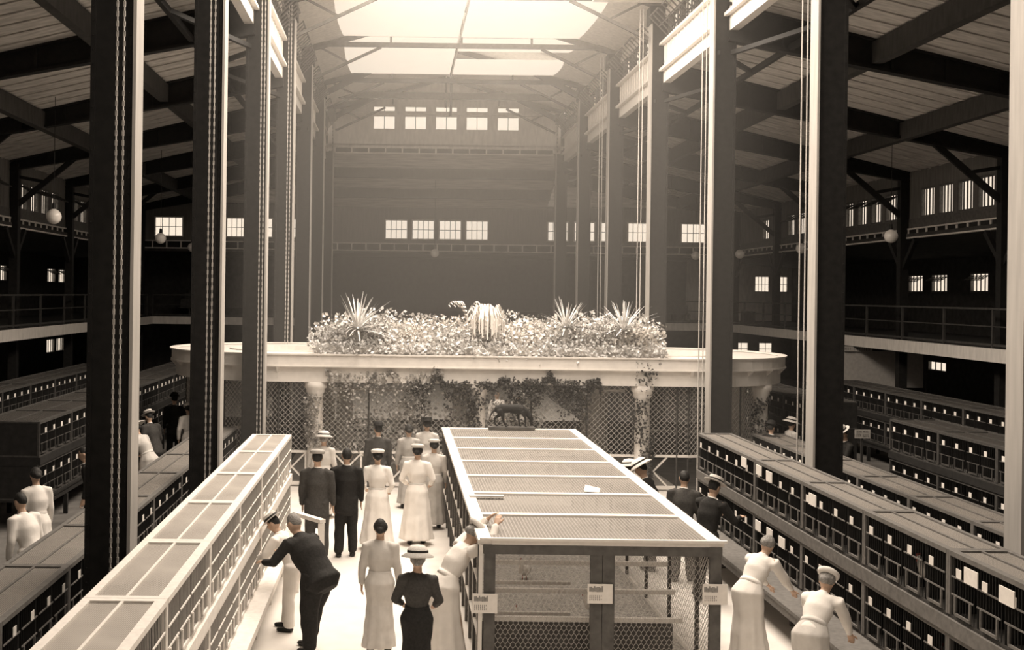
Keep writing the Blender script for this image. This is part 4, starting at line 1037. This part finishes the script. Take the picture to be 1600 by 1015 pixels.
    if wear in ('suit', 'shirt'):
        b = bmesh.new()
        for hpj, kn, an in legs: T([(hpj + Vector((0, 0, .03)), .11 * girth, .12 * girth), (hpj.lerp(kn, .5), .1 * girth, .108 * girth), (kn, .084 * girth, .088 * girth), (an + Vector((0, -.005, .0)), .074, .085)], seg=16)
        T([(pel + Vector((0, 0, -.06)), .15, .12), (pel + up * .1, .15, .12)], seg=16)
        ob('trousers', skinned(b, 'trousers', low, cv * s, 2, .012), t)
        if wear == 'suit':
            upper(top, 'jacket', .2)
            b = bmesh.new(); T([(nb - up * .03 + fw * .005, .066, .064), (nb + up * .02 + fw * .01, .062, .062)], cap=False, seg=16); ob('collar', plain(b, 'collar', 'cloth_white'), t)
            b = bmesh.new(); ell(b, V(pel + up * .38 + fw * .098), (.045 * s, .02 * s, .1 * s), Matrix((Vector((1, 0, 0)), fw, up)).transposed(), 10); bmesh.ops.recalc_face_normals(b, faces=b.faces)
            me = bpy.data.meshes.new('shirt_front'); b.to_mesh(me); b.free(); me.materials.append(M['cloth_white']); ob('shirt_front', me, t)
        else: upper(top, 'shirt', 0)
    else:
        upper(top, 'blouse', 0)
        b = bmesh.new(); base = Vector((0, -.03 + pel.y * .4, .1))
        T([(pel + up * .12, .142, .122), (pel - Vector((0, 0, .02)), .2, .19), (pel.lerp(base, .35), .225 * skirt, .22 * skirt), (pel.lerp(base, .7), .26 * skirt, .26 * skirt), (base, .3 * skirt, .3 * skirt)], cap=False, seg=48, fold=.075, nf=9)
        ob('skirt', skinned(b, 'skirt', low, cv * s, 1, .01), t)
        b = bmesh.new(); T([(pel + up * .07, .15, .13), (pel + up * .13, .145, .125)], cap=False, seg=24); ob('belt', plain(b, 'belt', low if near else 'cloth_cream'), t)
    # hair
    if (fem, hair) not in HEAD:
        b = bmesh.new(); I3 = Matrix.Identity(3); ell(b, (0, -.016, .022), (.081, .092, .104), I3, 16)
        if fem: ell(b, (0, -.085, -.01), (.055, .045, .05), I3, 12); ell(b, (0, -.02, .02), (.095, .09, .085), I3, 12)
        HEAD[(fem, hair)] = skinned(b, 'hair', hair, .009, 1, .008)
    o = ob('hair', HEAD[(fem, hair)], t); o.matrix_local = Matrix.Translation(V(hc)) @ HM.to_4x4() @ Matrix.Scale(s, 4)
    for e in (1, -1):
        me = HEAD.get('eye')
        if not me:
            q = bmesh.new(); ell(q, (0, 0, 0), (.011, .006, .007), None, 8); me = bpy.data.meshes.new('eye'); q.to_mesh(me); q.free(); me.materials.append(M['eye']); HEAD['eye'] = me
        o = ob('eye', me, t); o.matrix_local = Matrix.Translation(V(hc + HM @ Vector((e * .03, .087, .005)))) @ HM.to_4x4()
    if hat:
        kind, hm = hat; tilt = Matrix.Rotation(R(-8), 3, 'X'); ht = HM @ tilt; top_ = V(hc + HM @ Vector((0, -.008, .062)))
        ho = ob('hat', None, t) if False else None
        if kind == 'boater': pr = [(.001, .004), (.095, .004), (.15, 0), (.152, .008), (.098, .014), (.096, .075), (.09, .085), (.001, .087)]
        elif kind == 'sun': pr = [(.001, .004), (.11, .0), (.19, -.03), (.192, -.022), (.125, .018), (.115, .06), (.08, .1), (.001, .112)]
        elif kind == 'derby': pr = [(.001, .004), (.095, .004), (.13, .012), (.132, .02), (.1, .018), (.098, .06), (.075, .1), (.04, .115), (.001, .12)]
        else: pr = [(.001, .0), (.1, -.005), (.115, .01), (.12, .04), (.08, .065), (.001, .07)]
        me = MB().lathe([(a * s, z * s) for a, z in pr], seg=28, sy=1.12).mesh('hat', hm, kind != 'boater'); o = ob('hat', me, t); o.matrix_local = Matrix.Translation(top_) @ ht.to_4x4()
        if kind in ('boater', 'sun', 'derby'):
            rb = {'boater': .0985, 'sun': .124, 'derby': .1005}[kind]; zb = {'boater': .016, 'sun': .02, 'derby': .02}[kind]
            me = MB().lathe([(rb * s, zb * s), ((rb + .002) * s, (zb + .004) * s), ((rb + (.0 if kind == 'boater' else -.001)) * s, (zb + .028) * s)], seg=28, sy=1.12).mesh('hat_band', 'band'); q = ob('hat_band', me, o)
    return t
W1 = 'women in white in the nave walk'
person('man in a dark suit bending over the left cages, seen from behind', -.98, 13.45, 52, 1.74, 'suit', 'suit_black', lean=38, head=5, hands=((-.28, .5, 1.02), (.15, .52, 1.08)), hair='hair_fair', near=True, stride=.1, girth=1.3)
person('boy in a straw boater and white shirt leaning on the left cages', -1.32, 14.3, 75, 1.52, 'shirt', 'cloth_white', 'cloth_white', lean=30, head=12, hands=((-.15, .48, .98), (.2, .45, .98)), hat=('boater', 'straw_hat'), near=True)
person('woman in a long white dress and pale hat, left of the pair in white', -.3, 18.9, 3, 1.66, 'dress', 'cloth_white', 'cloth_white', hat=('soft', 'cloth_white'), group=W1, skirt=1.0, hands=((-.2, .2, 1.0), (.2, .15, .95)))
person('woman in a long white dress, right of the pair in white', .36, 19.3, -6, 1.7, 'dress', 'cloth_white', 'cloth_white', hat=('soft', 'cloth_cream'), group=W1, hands=((-.2, .22, 1.0), (.22, .2, 1.0)))
person('third woman in pale clothes beside the middle run', .68, 20.6, 0, 1.62, 'dress', 'cloth_cream', 'cloth_tan', hat=('soft', 'cloth_cream'), skirt=.8)
person('man in a dark suit with a bare dark head, left of the white dresses', -.78, 18.3, 4, 1.76, 'suit', 'suit_black', stride=.03)
person('man in a dark grey suit before the pavilion, left of the bareheaded man', -1.22, 17.9, -5, 1.78, 'suit', 'suit_grey', stride=.05, hat=('soft', 'cloth_tan'))
person('man in a dark jacket and derby hat close to the pavilion lattice', -.35, 22.3, 10, 1.7, 'suit', 'suit_grey', hat=('derby', 'suit_black'))
person('woman in a pale blouse beside the pavilion, behind the dark suits', -1.35, 21.5, -10, 1.6, 'dress', 'cloth_cream', 'cloth_cream', hair='hair_fair', hat=('sun', 'straw_hat'))
person('bareheaded woman with dark hair behind the pair in white', .25, 22.6, 0, 1.66, 'dress', 'cloth_tan', 'cloth_tan', skirt=.8)
person('woman with a dark flat hat near the pavilion, beside the run', .62, 23.3, 0, 1.7, 'dress', 'cloth_cream', 'cloth_cream', skirt=.8, hat=('boater', 'suit_black'))
person('person in dark clothes and a straw hat at the bottom edge, before the run', .24, 12.0, -5, 1.56, 'dress', 'suit_grey', 'suit_black', hat=('sun', 'straw_hat'), hair='hair_fair', near=True, skirt=.72, hands=((-.2, .28, 1.0), (.2, .28, 1.0)))
person('person in long cream clothes in the middle of the walk', -.17, 13.4, -3, 1.6, 'dress', 'cloth_cream', 'cloth_cream', hair='hair_dark', near=True, skirt=.72)
person('woman in white with a straw hat leaning over the near corner of the run', .66, 13.05, -66, 1.74, 'dress', 'cloth_white', 'cloth_white', lean=35, head=15, hands=((-.1, .5, 1.6), (.25, .42, 1.6)), hat=('soft', 'straw_hat'), hair='hair_fair', near=True, skirt=.8)
person('man in a white hat and dark suit on the right of the run, facing left', 3.92, 17.7, 60, 1.72, 'suit', 'suit_black', lean=18, head=15, hat=('sun', 'cloth_white'), near=True, hands=((-.2, .4, 1.1), (.15, .45, 1.1)))
person('woman in white behind the man with the white hat', 3.84, 19.0, 40, 1.5, 'dress', 'cloth_white', 'cloth_white', hat=('sun', 'cloth_white'))
person('bareheaded dark-haired man in grey between run and right cages', 4.25, 17.0, -20, 1.66, 'suit', 'suit_grey', lean=12, head=10)
person('man in a straw boater and dark suit facing the right cages', 4.32, 15.9, -55, 1.74, 'suit', 'suit_black', lean=14, head=10, hat=('boater', 'straw_hat'), near=True, hands=((-.1, .42, 1.15), (.2, .42, 1.15)))
person('woman in white bending by the right cages, nearest to the bottom edge', 4.25, 11.6, -40, 1.62, 'dress', 'cloth_white', 'cloth_cream', lean=48, head=0, hair='hair_fair', hat=('soft', 'cloth_white'), near=True, skirt=.85, hands=((-.15, .6, .7), (.2, .6, .7)))
person('woman in cream stooping at the right cages beyond the nearest one', 4.12, 13.2, -50, 1.62, 'dress', 'cloth_white', 'cloth_white', lean=42, head=5, hair='hair_fair', near=True, skirt=.8, hands=((-.15, .6, .8), (.2, .6, .8)))
person('man in a straw boater reading a paper behind the low right row', 8.75, 22.4, 100, 1.74, 'suit', 'suit_black', lean=5, head=22, hat=('boater', 'straw_hat'), near=True, hands=((-.08, .35, 1.12), (.12, .35, 1.12)))
tag(MB().add([(8.2, 22.2, 1.14), (8.5, 22.2, 1.2), (8.5, 22.6, 1.2), (8.2, 22.6, 1.14), (8.2, 22.2, 1.145), (8.5, 22.2, 1.205), (8.5, 22.6, 1.205), (8.2, 22.6, 1.145)], [(3, 2, 1, 0), (4, 5, 6, 7), (0, 1, 5, 4), (1, 2, 6, 5), (2, 3, 7, 6), (3, 0, 4, 7)]).build('newspaper', 'card'), 'open white paper held by the man in the boater at the right', 'paper')
G = 'visitors in the left aisle'
for i, (x, y, a, w_, tp, lw, ln, ht, lab) in enumerate([
    (-4.65, 14.6, 60, 'shirt', 'cloth_white', 'cloth_white', 20, None, 'man in a white shirt and pale trousers at the far left, leaning'),
    (-5.1, 16.4, 40, 'dress', 'cloth_white', 'cloth_white', 8, None, 'woman in white at the far left beyond the leaning man'),
    (-5.3, 20.6, 30, 'dress', 'cloth_white', 'suit_grey', 5, 'sun', 'woman in a white blouse just right of the nearest left column'),
    (-4.9, 22.5, 70, 'dress', 'cloth_cream', 'cloth_cream', 30, 'sun', 'stooping woman in cream in the left aisle crowd'),
    (-5.2, 24.6, 50, 'suit', 'suit_grey', None, 20, 'boater', 'man in grey with a boater in the left aisle crowd'),
    (-4.7, 26.2, 20, 'dress', 'cloth_white', 'cloth_white', 25, 'soft', 'woman in white and a soft hat in the left aisle crowd'),
    (-5.4, 28.0, 10, 'suit', 'suit_black', None, 5, 'derby', 'man in black with a derby hat in the left aisle'),
    (-4.6, 29.0, 80, 'dress', 'cloth_tan', 'cloth_tan', 10, 'sun', 'woman in tan with a broad hat at the far end of the left aisle crowd'),
    (-5.0, 18.9, 100, 'suit', 'suit_black', None, 15, None, 'bareheaded man in black beside the nearest left column')]):
    person(lab, x, y, a, 1.66 + .02 * (i % 4), w_, tp, lw, lean=ln, head=5, hat=(ht, 'straw_hat' if ht != 'derby' else 'suit_black') if ht else None, group=G)
for i, (x, y, a, w_, tp, ht, lab) in enumerate([
    (3.3, 31.2, 170, 'dress', 'cloth_white', 'sun', 'woman in a white hat behind the pavilion netting, right of the dog'),
    (2.75, 31.6, 190, 'dress', 'cloth_white', None, 'girl in white behind the pavilion netting, just right of the dog'),
    (-1.9, 31.0, 175, 'dress', 'cloth_white', 'sun', 'woman in white behind the left half of the pavilion'),
    (-3.3, 31.4, 160, 'dress', 'cloth_white', 'soft', 'woman in white seen through the netting at the left end of the pavilion'),
    (7.9, 24.3, -60, 'suit', 'suit_black', 'derby', 'man in black with a derby before the rounded right end of the pavilion'),
    (8.6, 25.1, -80, 'dress', 'cloth_cream', 'sun', 'woman in cream with a broad hat right of the pavilion')]):
    person(lab, x, y, a, 1.6, w_, tp, 'cloth_white' if w_ == 'dress' else None, head=5, hat=(ht, 'straw_hat' if ht != 'derby' else 'suit_black') if ht else None, group='visitors around the pavilion', z0=.013)

# ---------------------------------------------------------------- barrier, signs, small things
t = thing('wooden_barrier', 'white wooden handrail barrier beside the far end of the left cages', 'barrier', (-1.1, 15.6, 0))
MB().bar((-.3, .55, 1.1), (.12, 0, 1.1), .09, .05).build('hand_rail', 'white_wood', t)
for p in ((.1, .02), (-.27, .5)): MB().box(p[0] - .04, p[0] + .04, p[1] - .04, p[1] + .04, .013, 1.07).build('post', 'white_wood', t)
MB().bar((.1, .02, 1.0), (-.05, .0, .02), .06, .05).build('brace', 'white_wood', t)
def sign(x, y, z, w, h, lab, rows, m='cloth_tan'):
    t = thing('sign', lab, 'sign', (x, y, z)); MB().box(-w / 2, w / 2, 0, .015, -h / 2, h / 2).build('board', m, t)
    p = MB(); rn = random.Random(9)
    for zc, hh, groups in rows:
        for g0, g1 in groups:
            u = g0
            while u < g1 - .02:
                p.box(w * (u - .5), w * (u + .018 - .5), -.002, 0, h * (zc - hh / 2), h * (zc + hh / 2))
                if rn.random() > .45: zz = zc + hh * rn.choice((-.4, 0, .4)); p.box(w * (u - .5), w * (u + .045 - .5), -.002, 0, h * (zz - .04), h * (zz + .04))
                u += .058
    p.build('lettering', 'ink', t); return t
sign(9.15, 22.6, 1.56, .3, .17, 'small pale two-line sign beside the man with the paper', [(.25, .2, [(.12, .45), (.52, .92)]), (-.15, .36, [(.1, .42), (.5, .92)])])
MB().box(9.13, 9.17, 22.62, 22.66, .0, 1.6).build('sign_post', 'dark_wood'); tag(bpy.data.objects['sign_post'], 'thin dark post behind the small two-line sign', 'post')
sign(15.2, 38.013, 2.56, .95, .17, 'long narrow pale sign in three fields under the right gallery', [(0, .6, [(.04, .28), (.36, .6), (.66, .95)])])
tag(MB().box(14.8, 17.4, 38.1, 38.15, 1.3, 2.5).build('partition', 'cloth_tan'), 'pale hanging partition under the right gallery', 'partition')
tag(MB().box(14.3, 14.34, 38.03, 38.07, 0, 2.66).box(14.3, 17.5, 38.03, 38.09, 2.5, 2.66).box(17.46, 17.5, 38.03, 38.07, 0, 2.66).build('partition_frame', 'dark_wood'), 'dark frame holding the pale partition under the right gallery', 'frame')
tag(MB().box(15.2, 15.7, 50.6, 51.1, 3.0, 3.6).build('packing_crate', 'dark_wood'), 'dark crate standing on the right gallery behind the railing', 'crate')

bpy.data.scenes.remove(TS)
